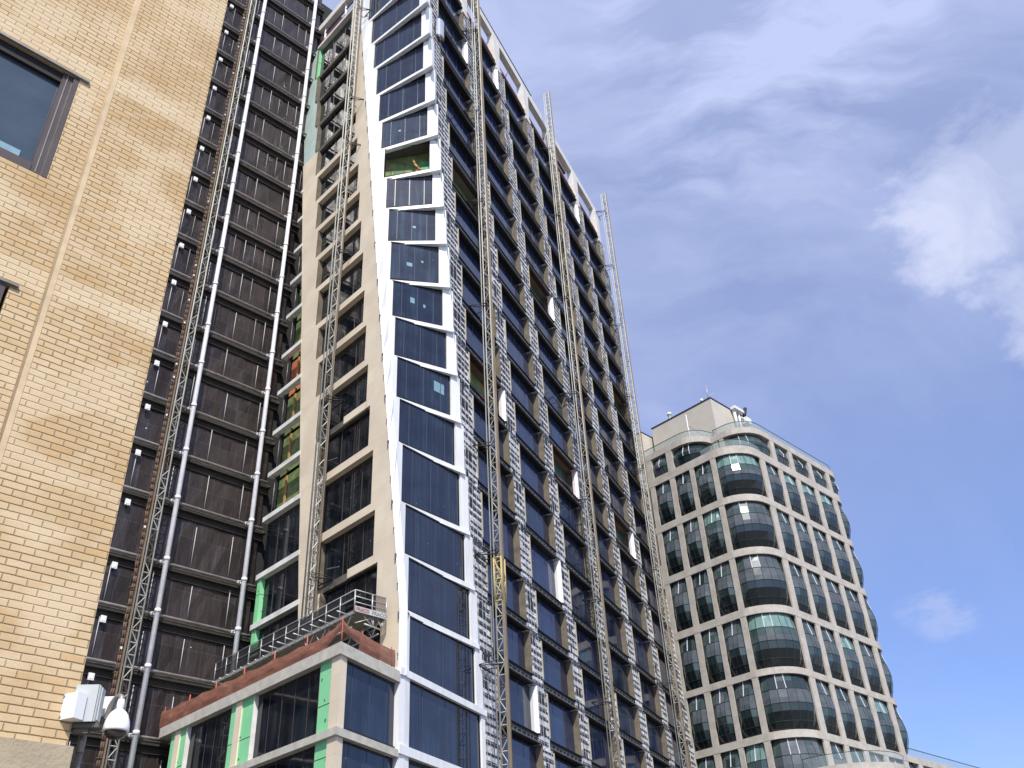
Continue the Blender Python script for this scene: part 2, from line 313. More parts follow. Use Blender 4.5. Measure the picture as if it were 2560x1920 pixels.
# ------------------------------------------------------------------ mesh builder
class MB:
    def __init__(s): s.v = []; s.f = []; s.m = []; s.sm = []
    def face(s, pts, m=0, sm=False):
        i = len(s.v); s.v += [tuple(p) for p in pts]; s.f.append(tuple(range(i, i+len(pts)))); s.m.append(m); s.sm.append(sm)
    def solid(s, bot, top, m=0, cap=True):
        """two matching rings -> closed solid"""
        n = len(bot); i = len(s.v); s.v += [tuple(p) for p in bot] + [tuple(p) for p in top]
        # orientation: make faces outward w.r.t. centroid
        for k in range(n):
            a, b2 = k, (k+1) % n
            s.f.append((i+a, i+b2, i+n+b2, i+n+a)); s.m.append(m); s.sm.append(False)
        if cap:
            s.f.append(tuple(i+k for k in reversed(range(n)))); s.m.append(m); s.sm.append(False)
            s.f.append(tuple(i+n+k for k in range(n))); s.m.append(m); s.sm.append(False)
    def box(s, F, u0, u1, z0, z1, w0, w1, m=0):
        s.solid([F.p(u0,z0,w1),F.p(u1,z0,w1),F.p(u1,z0,w0),F.p(u0,z0,w0)],[F.p(u0,z1,w1),F.p(u1,z1,w1),F.p(u1,z1,w0),F.p(u0,z1,w0)], m)
    def poly(s, F, uz, w0, w1, m=0):
        """polygon in the plane of F extruded from w0 to w1"""
        s.solid([F.p(u,z,w0) for u,z in uz], [F.p(u,z,w1) for u,z in uz], m)
    def tube(s, a, b, r, n=6, m=0, r2=None, smooth=True, caps=True):
        a = Vector(a); b = Vector(b); d = b-a
        if d.length < 1e-6: return
        d.normalize(); x = d.orthogonal().normalized(); y = d.cross(x); r2 = r if r2 is None else r2
        i = len(s.v)
        for c, rr in ((a, r), (b, r2)):
            for k in range(n):
                t = 2*math.pi*(k+0.5)/n; s.v.append(tuple(c + x*math.cos(t)*rr + y*math.sin(t)*rr))
        for k in range(n):
            k2 = (k+1) % n; s.f.append((i+k, i+k2, i+n+k2, i+n+k)); s.m.append(m); s.sm.append(smooth and n > 4)
        if caps:
            s.f.append(tuple(i+k for k in reversed(range(n)))); s.m.append(m); s.sm.append(False)
            s.f.append(tuple(i+n+k for k in range(n))); s.m.append(m); s.sm.append(False)
    def path(s, pts, r, n=6, m=0):
        for a, b in zip(pts[:-1], pts[1:]): s.tube(a, b, r, n, m)
    def sweep(s, pts, r, n=12, m=0):
        """one smooth bent tube through the points"""
        P = []
        for i in range(len(pts)-1):
            p0, p1, p2, p3 = pts[max(i-1,0)], pts[i], pts[i+1], pts[min(i+2,len(pts)-1)]
            for q in range(4):
                t = q/4; P.append(0.5*((2*p1)+(p2-p0)*t+(2*p0-5*p1+4*p2-p3)*t*t+(3*p1-p0-3*p2+p3)*t**3))
        P.append(pts[-1]); i0 = len(s.v); ref = (P[1]-P[0]).normalized().orthogonal()
        for k in range(len(P)):
            d = (P[min(k+1,len(P)-1)]-P[max(k-1,0)]).normalized(); x = (ref-d*ref.dot(d)).normalized(); ref = x; y = d.cross(x)
            for j in range(n):
                t = 2*math.pi*j/n; s.v.append(tuple(P[k]+x*math.cos(t)*r+y*math.sin(t)*r))
        for k in range(len(P)-1):
            for j in range(n):
                j2 = (j+1)%n; s.f.append((i0+k*n+j, i0+k*n+j2, i0+(k+1)*n+j2, i0+(k+1)*n+j)); s.m.append(m); s.sm.append(True)
        s.f.append(tuple(i0+j for j in reversed(range(n)))); s.m.append(m); s.sm.append(False)
        s.f.append(tuple(i0+(len(P)-1)*n+j for j in range(n))); s.m.append(m); s.sm.append(False)
    def lathe(s, c, prof, n=24, m=0, axis=(0,0,1)):
        c = Vector(c); i = len(s.v); k = len(prof)
        q = Vector((0,0,1)).rotation_difference(Vector(axis).normalized())
        for (r, z) in prof:
            for j in range(n):
                t = 2*math.pi*j/n; s.v.append(tuple(c + q @ Vector((r*math.cos(t), r*math.sin(t), z))))
        for a in range(k-1):
            for j in range(n):
                j2 = (j+1) % n; s.f.append((i+a*n+j, i+a*n+j2, i+(a+1)*n+j2, i+(a+1)*n+j)); s.m.append(m); s.sm.append(True)
    def build(s, name, mats, parent=None, F=None, label=None, fix=True):
        me = bpy.data.meshes.new(name); me.from_pydata(s.v, [], s.f)
        if not isinstance(mats, (list, tuple)): mats = [mats]
        for x in mats: me.materials.append(M[x] if isinstance(x, str) else x)
        me.polygons.foreach_set('material_index', s.m); me.polygons.foreach_set('use_smooth', s.sm)
        me.update()
        if fix and len(s.f) < 60000:
            import bmesh
            b = bmesh.new(); b.from_mesh(me); bmesh.ops.recalc_face_normals(b, faces=b.faces); b.to_mesh(me); b.free()
        uvl = me.uv_layers.new(name='UVMap')
        t = F.t if F else Vector((1,0,0)); nn = F.n if F else Vector((0,1,0)); O = F.O if F else Vector((0,0,0))
        for pl in me.polygons:
            no = pl.normal; a = abs(no.dot(t)); b3 = abs(no.z)
            for li in pl.loop_indices:
                co = Vector(me.vertices[me.loops[li].vertex_index].co) - Vector((O.x,O.y,0))
                if b3 > 0.8: uv = (co.dot(t), co.dot(nn))
                elif a > 0.8: uv = (co.dot(nn), co.z)
                else: uv = (co.dot(t), co.z)
                uvl.data[li].uv = uv
        o = bpy.data.objects.new(name, me); COL.objects.link(o)
        if parent is not None:
            o.parent = parent; o.matrix_parent_inverse = world_m(parent).inverted()
        if label: o['label'] = label
        return o
WM = {}
def world_m(o):
    m = Matrix.Translation(o.location) @ o.rotation_euler.to_matrix().to_4x4()
    if o.parent: m = world_m(o.parent) @ o.matrix_parent_inverse @ m
    return m
def thing(name, label, cat, loc, group=None, rotz=0):
    o = bpy.data.objects.new(name, None); o.empty_display_size = 0.3; o.location = loc; o.rotation_euler = (0,0,rotz)
    COL.objects.link(o); o['label'] = label; o['category'] = cat
    if group: o['group'] = group
    return o
def tag(o, label, cat, group=None):
    o['label'] = label; o['category'] = cat
    if group: o['group'] = group
    return o
def struct(o): o['kind'] = 'structure'; return o

# ------------------------------------------------------------------ levels of the tower
ZA = [2.4, 6.1, 9.8, 13.3, 17.2, 21.15, 24.85, 28.55, 32.9, 36.8, 40.6, 44.3, 48.25, 52.4, 56.1, 59.9, 63.7, 67.7, 71.8, 75.9, 80.0, 84.2, 88.9]
ZB = [2.4, 6.0, 9.6, 13.0, 16.75, 20.75, 24.35, 27.95, 32.4, 36.1, 39.75, 43.45, 47.05, 51.15, 54.9, 58.55, 62.3, 66.0, 69.9, 74.0, 78.1, 82.3, 87.9]
NF = len(ZA)-1
K0 = 4                                  # first level of the twisting corner (podium roof)
def uR(z): return 15.2 - 0.120*(z-17.5) if z > 17.2 else 15.2
def uL(z): return 0.135*(z-20.7) if z > 20.7 else 0.0
def uS(i, z): return 22.5 + 7.75*(i-1) - 0.125*(z-27)      # left edge of pier i (1..6) on the long facade
OPEN_A = {(15,0),(15,2),(15,5),(10,0),(10,2),(10,4)}
WHITEJ = {(15,2),(10,0),(10,2),(10,4),(7,1),(4,0),(21,1),(20,0),(21,4)}

tower = thing('residential_tower', 'tall twisting tower under construction, with white corner panels, dark windows and exposed silver insulation', 'building', FA.p(12,0,-8))

# core volume --------------------------------------------------------------
mb = MB()
for (z0, z1) in [(0.0,16.9),(16.9,45.0),(45.0,88.0)]:
    ring = []
    for z in (z0, z1):
        ua, ub = uR(z)+1.4, uS(6,z)+1.6
        lp = FB.p(uL(z)+3.6, z, -2.6); 
        if z0 < 1:
            pts = [FP.p(0.8,z,-1.2) , FA.p(ub,z,-1.2), FA.p(ub,z,-22), FB.p(16.6,z,-14), FP.p(18.0,z,-1.2)]
        else:
            pts = [lp, FA.p(ua+2.0,z,-3.4), FA.p(ub,z,-1.4), FA.p(ub,z,-22), FB.p(16.6,z,-14), FB.p(16.6,z,-1.5)]
        ring.append(pts)
    mb.solid(ring[0], ring[1])
mb.build('interior_core', 'core', tower)

# ---- long facade -----------------------------------------------------------
win_list = []
for k in range(2, NF):
    z0 = ZA[k]+0.72; z1 = ZA[k+1]
    for i in range(0, 6):
        zm = 0.5*(z0+z1)
        ul = (uR(zm)+2.35) if i == 0 else uS(i, zm)+1.85
        ur = uS(i+1, zm)
        win_list.append((k, i, ul, ur, z0, z1))
def win_mesh(mb, k, i, ul, ur, z0, z1):
    d = -0.50
    jm = 3 if (k, i) in WHITEJ else 2
    # glass, frame, jambs
    if (k, i) not in OPEN_A:
        mb.box(FA, ul, ur-0.14, z0+0.06, z1-0.05, d-0.06, d, 0)
        nm = 3
        for j in range(1, nm):
            uu = ul+(ur-ul)*j/nm
            mb.box(FA, uu-0.025, uu+0.025, z0+0.06, z1-0.05, d+0.003, d+0.012, 1)
    else:
        mb.face([FA.p(ul,z0,-1.15),FA.p(ur,z0,-1.15),FA.p(ur,z1,-1.15),FA.p(ul,z1,-1.15)], 4 if i == 0 else 7)
        mb.face([FA.p(ul,z1-0.02,-1.15),FA.p(ur,z1-0.02,-1.15),FA.p(ur,z1-0.02,d),FA.p(ul,z1-0.02,d)], 5)
        mb.poly(FA, [(ul+1.0,z0),(ur-0.3,z0),(ur-0.8,z0+0.9),(ur-2.0,z0+1.5),(ul+2.2,z0+1.1)], -0.95, -0.9, 6)
        mb.box(FA, ul, ur, z0-0.02, z0+0.05, -1.1, -0.1, 3 if (k,i) == (15,0) else 6)
        mb.box(FA, ul, ur, z0+1.0, z0+1.06, d-0.1, d-0.05, 1)
        mb.box(FA, ur-0.02, ur, z0, z1, -1.16, d-0.03, 5); mb.box(FA, ul, ul+0.02, z0, z1, -1.16, d-0.03, 5)
    if jm == 3:   # curved white jamb, already clad
        c = [(ur-0.13, d), (ur-0.17, d+0.25), (ur-0.13, -0.10), (ur-0.03, 0.06), (ur, 0.06), (ur, d)]
        mb.solid([FA.p(u, z0, w) for u, w in c], [FA.p(u, z1-0.05, w) for u, w in c], 3)
    else:
        mb.box(FA, ur-0.13, ur, z0, z1-0.02, d-0.02, -0.02, 2)
    mb.box(FA, ul-0.10, ul, z0, z1-0.02, d-0.02, -0.07, 2)
win_list.sort(key=lambda t: (FA.p(t[2], t[4])-Vector((0,0,1.6))).length)
GW = ['glassA','mullblue','tan','white','insul','greybrown','orangefab','tealcurtain']
for a in win_list[:100]:
    mb = MB(); win_mesh(mb, *a)
    o = mb.build('window', [random.choice(['glassA','glassA','glassA2','glassA3'])]+GW[1:], tower, FA, fix=False)
    if (a[0],a[1]) in OPEN_A: o['label'] = 'unglazed window bay showing insulation inside'
if len(win_list) > 100:
    mb = MB()
    for a in win_list[100:]: win_mesh(mb, *a)
    o = mb.build('window', GW, tower, FA, fix=False); o['kind'] = 'stuff'

# piers with foil insulation and dark rails
for i in range(0, 7):
    mb = MB(); rb = MB()
    for k in range(2, NF):
        z0 = ZA[k]; z1 = ZA[k+1]; zm = 0.5*(z0+z1)
        if i == 0: ul = uR(zm)+0.06; ur = uR(zm)+2.2
        else: ul = uS(i, zm)+0.01; ur = ul+1.82
        mb.box(FA, ul, ur, z0, z1-0.003, -0.62, -0.06, 0)
        # narrow light edge trim on the right side of the pier
        mb.box(FA, ur-0.09, ur+0.004, z0+0.75, z1-0.15, -0.056, 0.03, 1)
        z = z0+0.12; j = 0
        while z < z1-0.05:
            e0 = random.choice((0.0,0.0,0.05,0.3))*random.random()*2; e1 = random.choice((0,0,0,0.3))*random.random()
            dz = 0.13 if k <= 9 else 0.19
            rb.box(FA, ul+e0, ur-0.11-e1, z, z+dz, -0.057, -0.034, 0)
            if k <= 12 and random.random() < 0.75: rb.box(FA, ul+random.random()*0.2, ur-0.11-random.choice((0,0.7))*random.random(), z+dz+0.07, z+dz+0.12, -0.057, -0.036, 0)
            if random.random() < 0.25: rb.box(FA, ul+0.5*random.random(), ul+0.6+0.8*random.random(), z+dz, z+0.5, -0.056, -0.05, 0)
            z += 0.56+random.uniform(-0.04,0.04); j += 1
        # vertical hanger studs
        for q in range(3):
            uu = ul + 0.25 + q*0.55 + random.uniform(-0.08,0.08)
            rb.box(FA, uu, uu+0.05, z0+0.1, z1-0.1, -0.056, -0.030, 1)
    pr = mb.build('pier', ['foil','lighttrim'], tower, FA, fix=False)
    o = rb.build('cladding_rail', ['rail','seamwhite'], pr, FA, fix=False)

# spandrels at every floor
for k in range(3, NF+1):
    z = ZA[k]; mb = MB()
    for i in range(0, 6):
        zm = z+0.3
        ul = (uR(zm)+2.0) if i == 0 else uS(i, zm)+1.70
        ur = uS(i+1, zm)+0.15
        mb.box(FA, ul, ur, z+0.02, z+0.70, -0.60, -0.10, 0)
        mb.tube(FA.p(ul,z+0.66,-0.06), FA.p(ur,z+0.66,-0.06), 0.045, 4, 0)
        mb.box(FA, ul-0.05, ur+0.05, z+0.05, z+0.13, -0.10, 0.05, 1)
        mb.box(FA, ul, ur, z+0.39, z+0.42, -0.10, -0.07, 1)
        u = ul+0.2
        while u < ur:
            mb.box(FA, u, u+0.06, z+0.14, z+0.36, -0.10, -0.04, 1); u += random.uniform(0.5,0.8)
    mb.build('spandrel', ['membrane','ledge'], tower, FA, fix=False)

# polished trim catching the sun at the head of the first pier
mb = MB()
z0, z1 = 77.3, 79.7; u0 = uR(78.5)+1.25
c = [(u0+0.55*(1-math.cos(a)), 0.1+0.42*math.sin(a)) for a in [j*math.pi/8 for j in range(9)]]
mb.solid([FA.p(u,z0,w) for u,w in c],[FA.p(u,z1,w) for u,w in c])
mb.build('polished_trim', 'chrome', tower, FA)

# ---- twisting white corner -------------------------------------------------
def corner_frame(k):
    zm = 0.5*(ZB[k]+ZB[k+1]); zma = 0.5*(ZA[k]+ZA[k+1])
    L = FB.p(uL(zm), 0, 0.06); Rr = FA.p(uR(zma), 0, 0.06)
    d = Rr-L; W = d.length; t = d.normalized(); F = Fr((L.x, L.y), 0, 1); F.t = t; F.n = Vector((t.y, -t.x, 0)); 
    if F.n.dot(Vector((0,0,0))-L) < 0: F.n = -F.n
    return F, W
def zc(k, f): return ZA[4]+0.02 if k == 4 else ZB[k]*(1-f) + ZA[k]*f       # level height along the corner (0 = stone side, 1 = long side)
OPEN_S = 15
col_l = MB(); col_r = MB()
for k in range(2, NF):
    F, W = corner_frame(k) if k >= K0 else (Fr((FA.p(5.32,0,0.06).x, FA.p(5.32,0,0.06).y), AZ_A, 1), 9.88)
    cl, cr = 1.12, 0.87
    if k < K0: cl, cr = 1.05, 0.5
    za0, za1 = zc(k,0.0), zc(k+1,0.0)+0.02; zb0, zb1 = zc(k,1.0), zc(k+1,1.0)+0.02
    if k >= K0:
        a0 = FB.p(uL(za0)-0.03, za0, 0.07); a1 = FB.p(uL(za1)-0.03, za1, 0.07); b0 = FB.p(uL(za0)-0.03, za0, -0.5); b1 = FB.p(uL(za1)-0.03, za1, -0.5)
    else:
        a0, a1, b0, b1 = F.p(-0.02,za0,0), F.p(-0.02,za1,0), F.p(-0.02,za0,-0.7), F.p(-0.02,za1,-0.7)
    col_l.solid([a0,F.p(cl*0.5,za0,0.03),F.p(cl,za0,0.0),F.p(cl,za0,-0.7),b0],[a1,F.p(cl*0.5,za1,0.03),F.p(cl,za1,0.0),F.p(cl,za1,-0.7),b1])
    col_r.solid([F.p(W-cr,zb0,0.0),F.p(W,zb0,0.0),F.p(W,zb0,-0.5),F.p(W-cr,zb0,-0.5)],[F.p(W-cr,zb1,0.0),F.p(W,zb1,0.0),F.p(W,zb1,-0.5),F.p(W-cr,zb1,-0.5)])
    # window
    mb = MB(); zl = za0+0.42; zr = zb0+0.42; d = -0.16
    ul, ur = cl, W-cr
    def q(u, side):    # height of lower/upper line at u
        f = (u/W); return (zl+(zr-zl)*f) if side == 0 else (za1+(zb1-za1)*f)
    if k == OPEN_S:
        zz0, zz1 = q(ul,0), q(ul,1)
        mb.face([F.p(ul,q(ul,0),-1.3),F.p(ur,q(ur,0),-1.3),F.p(ur,q(ur,1),-1.3),F.p(ul,q(ul,1),-1.3)], 3)
        mb.face([F.p(ul,q(ul,1)-0.05,-1.3),F.p(ur,q(ur,1)-0.05,-1.3),F.p(ur,q(ur,1)-0.05,d),F.p(ul,q(ul,1)-0.05,d)], 2)
        mb.box(F, ul+0.6, ul+(ur-ul)*0.62, zz0, zz0+0.95, -1.2, -1.15, 4)
        mb.box(F, ul+(ur-ul)*0.8, ur, zz0, zz1-0.4, -1.25, -1.2, 4)
        pts = [F.p(ul+(ur-ul)*f, zz1-h, -0.9) for f, h in ((0.62,0.5),(0.66,1.0),(0.74,1.5),(0.86,1.8),(1.0,1.9))]
        mb.path(pts, 0.11, 8, 5)
        for j in range(6): mb.tube(F.p(ul+0.7+j*0.75, zz0, -0.5), F.p(ul+0.7+j*0.75, zz0+1.05, -0.5), 0.025, 5, 6)
        mb.tube(F.p(ul+0.3, zz0+1.0, -0.5), F.p(ur-0.3, zz0+1.05, -0.5), 0.015, 5, 6)
    else:
        mb.solid([F.p(ul,q(ul,0),d),F.p(ur,q(ur,0),d),F.p(ur,q(ur,0),d-0.05),F.p(ul,q(ul,0),d-0.05)],
                 [F.p(ul,q(ul,1),d),F.p(ur,q(ur,1),d),F.p(ur,q(ur,1),d-0.05),F.p(ul,q(ul,1),d-0.05)], 0)
        for f in (0.19, 0.50, 0.82):
            uu = ul+(ur-ul)*f
            mb.solid([F.p(uu-0.03,q(uu,0),d+0.02),F.p(uu+0.03,q(uu,0),d+0.02),F.p(uu+0.03,q(uu,0),d+0.003),F.p(uu-0.03,q(uu,0),d+0.003)],
                     [F.p(uu-0.03,q(uu,1),d+0.02),F.p(uu+0.03,q(uu,1),d+0.02),F.p(uu+0.03,q(uu,1),d+0.003),F.p(uu-0.03,q(uu,1),d+0.003)], 1)
    # dark head and sill gaskets
    for a, b, s0, s1 in ((0.0, 0.07, 0, 0), (-0.10, 0.0, 1, 1)):
        mb.solid([F.p(ul,q(ul,s0)+a,d+0.05),F.p(ur,q(ur,s0)+a,d+0.05),F.p(ur,q(ur,s0)+a,d+0.004),F.p(ul,q(ul,s0)+a,d+0.004)],
                 [F.p(ul,q(ul,s0)+b,d+0.05),F.p(ur,q(ur,s0)+b,d+0.05),F.p(ur,q(ur,s0)+b,d+0.004),F.p(ul,q(ul,s0)+b,d+0.004)], 7)
    for uu in (ul, ur-0.06):
        mb.solid([F.p(uu,q(uu,0),d+0.04),F.p(uu+0.06,q(uu,0),d+0.04),F.p(uu+0.06,q(uu,0),d+0.004),F.p(uu,q(uu,0),d+0.004)],
                 [F.p(uu,q(uu,1),d+0.04),F.p(uu+0.06,q(uu,1),d+0.04),F.p(uu+0.06,q(uu,1),d+0.004),F.p(uu,q(uu,1),d+0.004)], 7)
    wn = mb.build('corner_window', ['glassS2' if k in (13,14,12,16) else 'glassS','mullblue','greybrown','insul','greentarp','hosetan','alu','membrane'], tower, F, fix=False)
    if k == OPEN_S: wn['label'] = 'unglazed corner opening with green sheeting and railing inside'
    st = {13:[(0.52,0.45,0.25,0.22)], 12:[(0.34,0.45,0.45,0.36),(0.64,0.55,0.18,0.2)], 11:[(0.36,0.55,0.36,0.5),(0.62,0.45,0.18,0.3)], 9:[(0.70,0.62,0.95,0.85)], 16:[(0.36,0.48,0.2,0.2)]}
    for (fu, fz, sw, sh) in st.get(k, []):
        sb = MB(); uu = ul+(ur-ul)*fu; zz = q(uu,0)+(q(uu,1)-q(uu,0))*fz
        sb.box(F, uu, uu+sw, zz-sh/2, zz+sh/2, d+0.004, d+0.012); sb.build('paper_notice', 'paper', wn, F, fix=False)
    # white sill beam below the window, standing proud
    if k > K0:
        sb = MB()
        p = 0.10
        sb.solid([F.p(cl-0.25,za0-0.02,-0.3),F.p(cl-0.25,za0-0.02,0.045),F.p(W,zb0-0.02,p),F.p(W,zb0-0.02,-0.3)],
                 [F.p(cl-0.25,za0+0.34,-0.3),F.p(cl-0.25,za0+0.34,0.04),F.p(W,zb0+0.30,p-0.02),F.p(W,zb0+0.34,-0.3)], 0)
        sb.build('sill_beam', ['white'], tower, F, fix=True)
mb = MB()
for k in range(K0, NF):
    zz0, zz1 = ZA[k], ZA[k+1]; mb.solid([FA.p(uR(zz0)+0.02,zz0,0.02),FA.p(uR(zz0)+0.10,zz0,0.02),FA.p(uR(zz0)+0.10,zz0,-0.3),FA.p(uR(zz0)+0.02,zz0,-0.3)],[FA.p(uR(zz1)+0.02,zz1,0.02),FA.p(uR(zz1)+0.10,zz1,0.02),FA.p(uR(zz1)+0.10,zz1,-0.3),FA.p(uR(zz1)+0.02,zz1,-0.3)])
mb.build('edge_trim', 'seamblue', tower, FA)
mb = MB()
for k in range(K0, NF):
    z_ = ZB[k+1]-0.5; mb.box(FB, uL(z_)-0.02, uL(z_)+0.06, z_, z_+0.35, 0.03, 0.12)
    z_ = ZB[k]+1.4; mb.box(FB, uL(z_)-0.02, uL(z_)+0.03, z_, z_+0.18, 0.03, 0.10)
o = mb.build('edge_clip', 'ledge', tower, FB); o['kind'] = 'stuff'
col_l.build('corner_column', 'white', tower, FA, label='left white corner column leaning with the twist')
col_r.build('corner_column', 'white', tower, FA, label='right white corner column beside the exposed insulation')

# ---- stone side facade ------------------------------------------------------
def wr(z): return 6.2 + 0.130*(z-51.7) 
def wl(z): return 12.33 + 0.134*(z-51.8)
def up_(z): return 14.35 + 0.135*(z-51.2)
mbp = MB(); mbq = MB(); mbg = MB()
for k in range(K0, NF):
    z0, z1 = ZB[k], ZB[k+1]
    r = wr(z0+0.8); l = wl(z0+0.8); p = up_(z0+1.5)
    top = z1-0.001 if k < NF-1 else z1
    # right pier follows the lean of the corner
    if k == K0: z0 = 17.35
    mbp.poly(FB, [(uL(z0)+0.03,z0),(uL(z1)+0.03,top),(r,top),(r,z0)], -0.55, 0.0, 0)
    if k <= 17: mbq.poly(FB, [(l,z0),(l,top),(p+0.25,top),(p-0.25,z0)], -0.55, 0.0, 0)
    else:
        mbq.poly(FB, [(l,z0),(l,top),(p+0.25,top),(p-0.25,z0)], -0.50, -0.10, 1)
        mbg.poly(FB, [(p-0.2,z0),(p+0.2,top),(16.3,top),(16.3,z0)], -0.50, -0.12, 0)
mbp.build('stone_pier', 'stone', tower, FB)
mbq.build('stone_pier', ['stone','palegreen'], tower, FB)
mbg.build('sheathing_panel', 'green', tower, FB)
# beams, broken off where the cladding is still missing
for k in range(K0+1, NF+1):
    z = ZB[k]; r = wr(z+0.8); l = wl(z+0.8)
    sb = MB()
    if k == NF: sb.box(FB, uL(z)-0.1, 16.5, z-0.25, z+0.1, -0.6, 0.05, 1)
    elif k in (5, 6, 9) or k >= 18:
        sb.box(FB, r-0.3, l+0.3, z+0.02, z+0.5, -0.5, -0.15, 2)
        if k in (6,9): sb.box(FB, r-0.05, r+2.6, z, z+0.58, -0.15, 0.0, 0)
    else: sb.box(FB, r-0.004, l+0.004, z, z+0.58, -0.5, -0.004, 0)
    # beam across the open infill bay
    p = up_(z)
    if k < NF and k <= 17: sb.box(FB, p-0.1, 16.6, z+0.05, z+0.42, -0.45, 0.02, 1)
    sb.build('floor_beam', ['stone','whitesoffit','slab'], tower, FB, fix=False)
for k in range(K0, NF):
    z0, z1 = ZB[k]+0.5, ZB[k+1]; r = wr(ZB[k]+0.8); l = wl(ZB[k]+0.8)
    mb = MB(); d = -0.42
    mb.box(FB, r-0.05, l+0.05, z0, z1+0.02, d-0.05, d, 0)
    mb.box(FB, l-0.12, l, z0, z1, d, -0.02, 2)
    for f in (0.28, 0.62): 
        uu = r+(l-r)*f; mb.box(FB, uu-0.03, uu+0.03, z0, z1, d+0.002, d+0.02, 1)
    # interior curtains / studs faintly seen
    if k % 2 == 0 or k > 10:
        zz = z0+random.uniform(0.7,1.2); mb.solid([FB.p(l-1.9,zz,d+0.004),FB.p(l-0.4,zz+0.35,d+0.004),FB.p(l-0.4,zz+0.43,d+0.004),FB.p(l-1.9,zz+0.08,d+0.004)],
                 [FB.p(l-1.9,zz,d+0.010),FB.p(l-0.4,zz+0.35,d+0.010),FB.p(l-0.4,zz+0.43,d+0.010),FB.p(l-1.9,zz+0.08,d+0.010)], 3)
    mb.build('punched_window', ['glassB','bronze','tan','ledge'], tower, FB, fix=False)
    # infill bay beside the netted building
    if k <= 17:
        p = up_(ZB[k]+1.5); mb = MB()
        if k <= 7:
            mb.box(FB, p-0.3, 16.5, z0-0.05, z1+0.05, d-0.05, d, 0)
            for f in (0.45,0.75): mb.box(FB, p+(16-p)*f, p+(16-p)*f+0.07, z0, z1, d+0.002, d+0.03, 1)
        else:
            mb.face([FB.p(p-0.3,z0-0.1,-1.0),FB.p(16.6,z0-0.1,-1.0),FB.p(16.6,z1+0.1,-1.0),FB.p(p-0.3,z1+0.1,-1.0)], 5 if k in (11,) else 4)
            mb.tube(FB.p(16.0,z0,-0.3), FB.p(16.0,z1,-0.3), 0.04, 6, 3)
            mb.tube(FB.p(p,z0+1.1,-0.3), FB.p(16.2,z0+1.1,-0.3), 0.02, 5, 3)
            mb.box(FB, 15.3, 15.5, z0, z1, -0.95, -0.85, 6)
        if k <= 6: mb.box(FB, 16.0, 16.5, z0-0.2, z1, d+0.01, -0.1, 7)
        mb.build('infill_bay', ['glassB','bronze','tan','ledge','insul','orangefab','hosetan','green'], tower, FB, fix=False)

# ---- roof frame ---------------------------------------------------------------
mb = MB()
zr = 88.9
mb.box(FA, uR(88)+0.2, uS(6,zr)+2.0, 89.6, 90.7, -0.55, -0.30, 1)            # red beam, long side
mb.box(FA, uR(88)+0.2, uS(6,zr)+2.0, 88.95, 89.55, -0.6, -0.1, 2)
mb.box(FA, uR(92)+0.2, uS(6,94)+1.6, 94.0, 95.1, -0.75, -0.1, 0)            # cream beam
mb.tube(FA.p(uR(90),92.4,-0.9), FA.p(uS(6,92)+1,92.4,-0.9), 0.12, 8, 3)
for i in range(1, 7):
    z0, z1 = 88.4, 94.0; a = uS(i, 90)
    mb.poly(FA, [(a+0.2,z0),(a-0.25,z1),(a+1.3,z1),(a+1.0,z0)], -0.72, 0.06, 0)
    mb.tube(FA.p(a+1.0,90.5,-0.8), FA.p(a+4.2,90.5,-0.9), 0.09, 6, 3)
# stone side
mb.box(FB, 8.5, 16.5, 88.0, 88.9, -0.8, -0.2, 1)
mb.box(FB, 8.0, 17.2, 91.5, 92.4, -0.7, -0.15, 4)
mb.tube(FB.p(8.3,90.6,-0.5), FB.p(16.6,90.6,-0.5), 0.10, 6, 3)
for u in (16.2, 12.4, 9.0): mb.tube(FB.p(u,88.0,-0.5), FB.p(u,91.5,-0.5), 0.13, 6, 0)
# corner
mb.build('roof_frame', ['creamsteel','redsteel','whitesoffit','roofrail','creamsteel'], tower, FA, fix=False)
mb = MB()
mb.tube(FA.p(7,98.2,-1.0), FA.p(35.2,98.4,-1.0), 0.11, 6, 0); mb.tube(FA.p(7,96.6,-1.0), FA.p(35.2,96.7,-1.0), 0.06, 6, 0)
u = 9
while u < 36:
    mb.tube(FA.p(u,95.0,-1.0), FA.p(u,98.3,-1.0), 0.07, 6, 1); mb.tube(FA.p(u,95.1,-2.2), FA.p(u,97.8,-1.0), 0.05, 6, 1); u += 5.1
mb.box(FA, 39.6, 43.0, 95.3, 97.6, -1.6, -1.3, 2); mb.box(FA, 44.0, 46.6, 95.3, 96.9, -1.6, -1.3, 2)
mb.build('roof_guardrail', ['roofrail','ledge','slab'], tower, FA, fix=False)

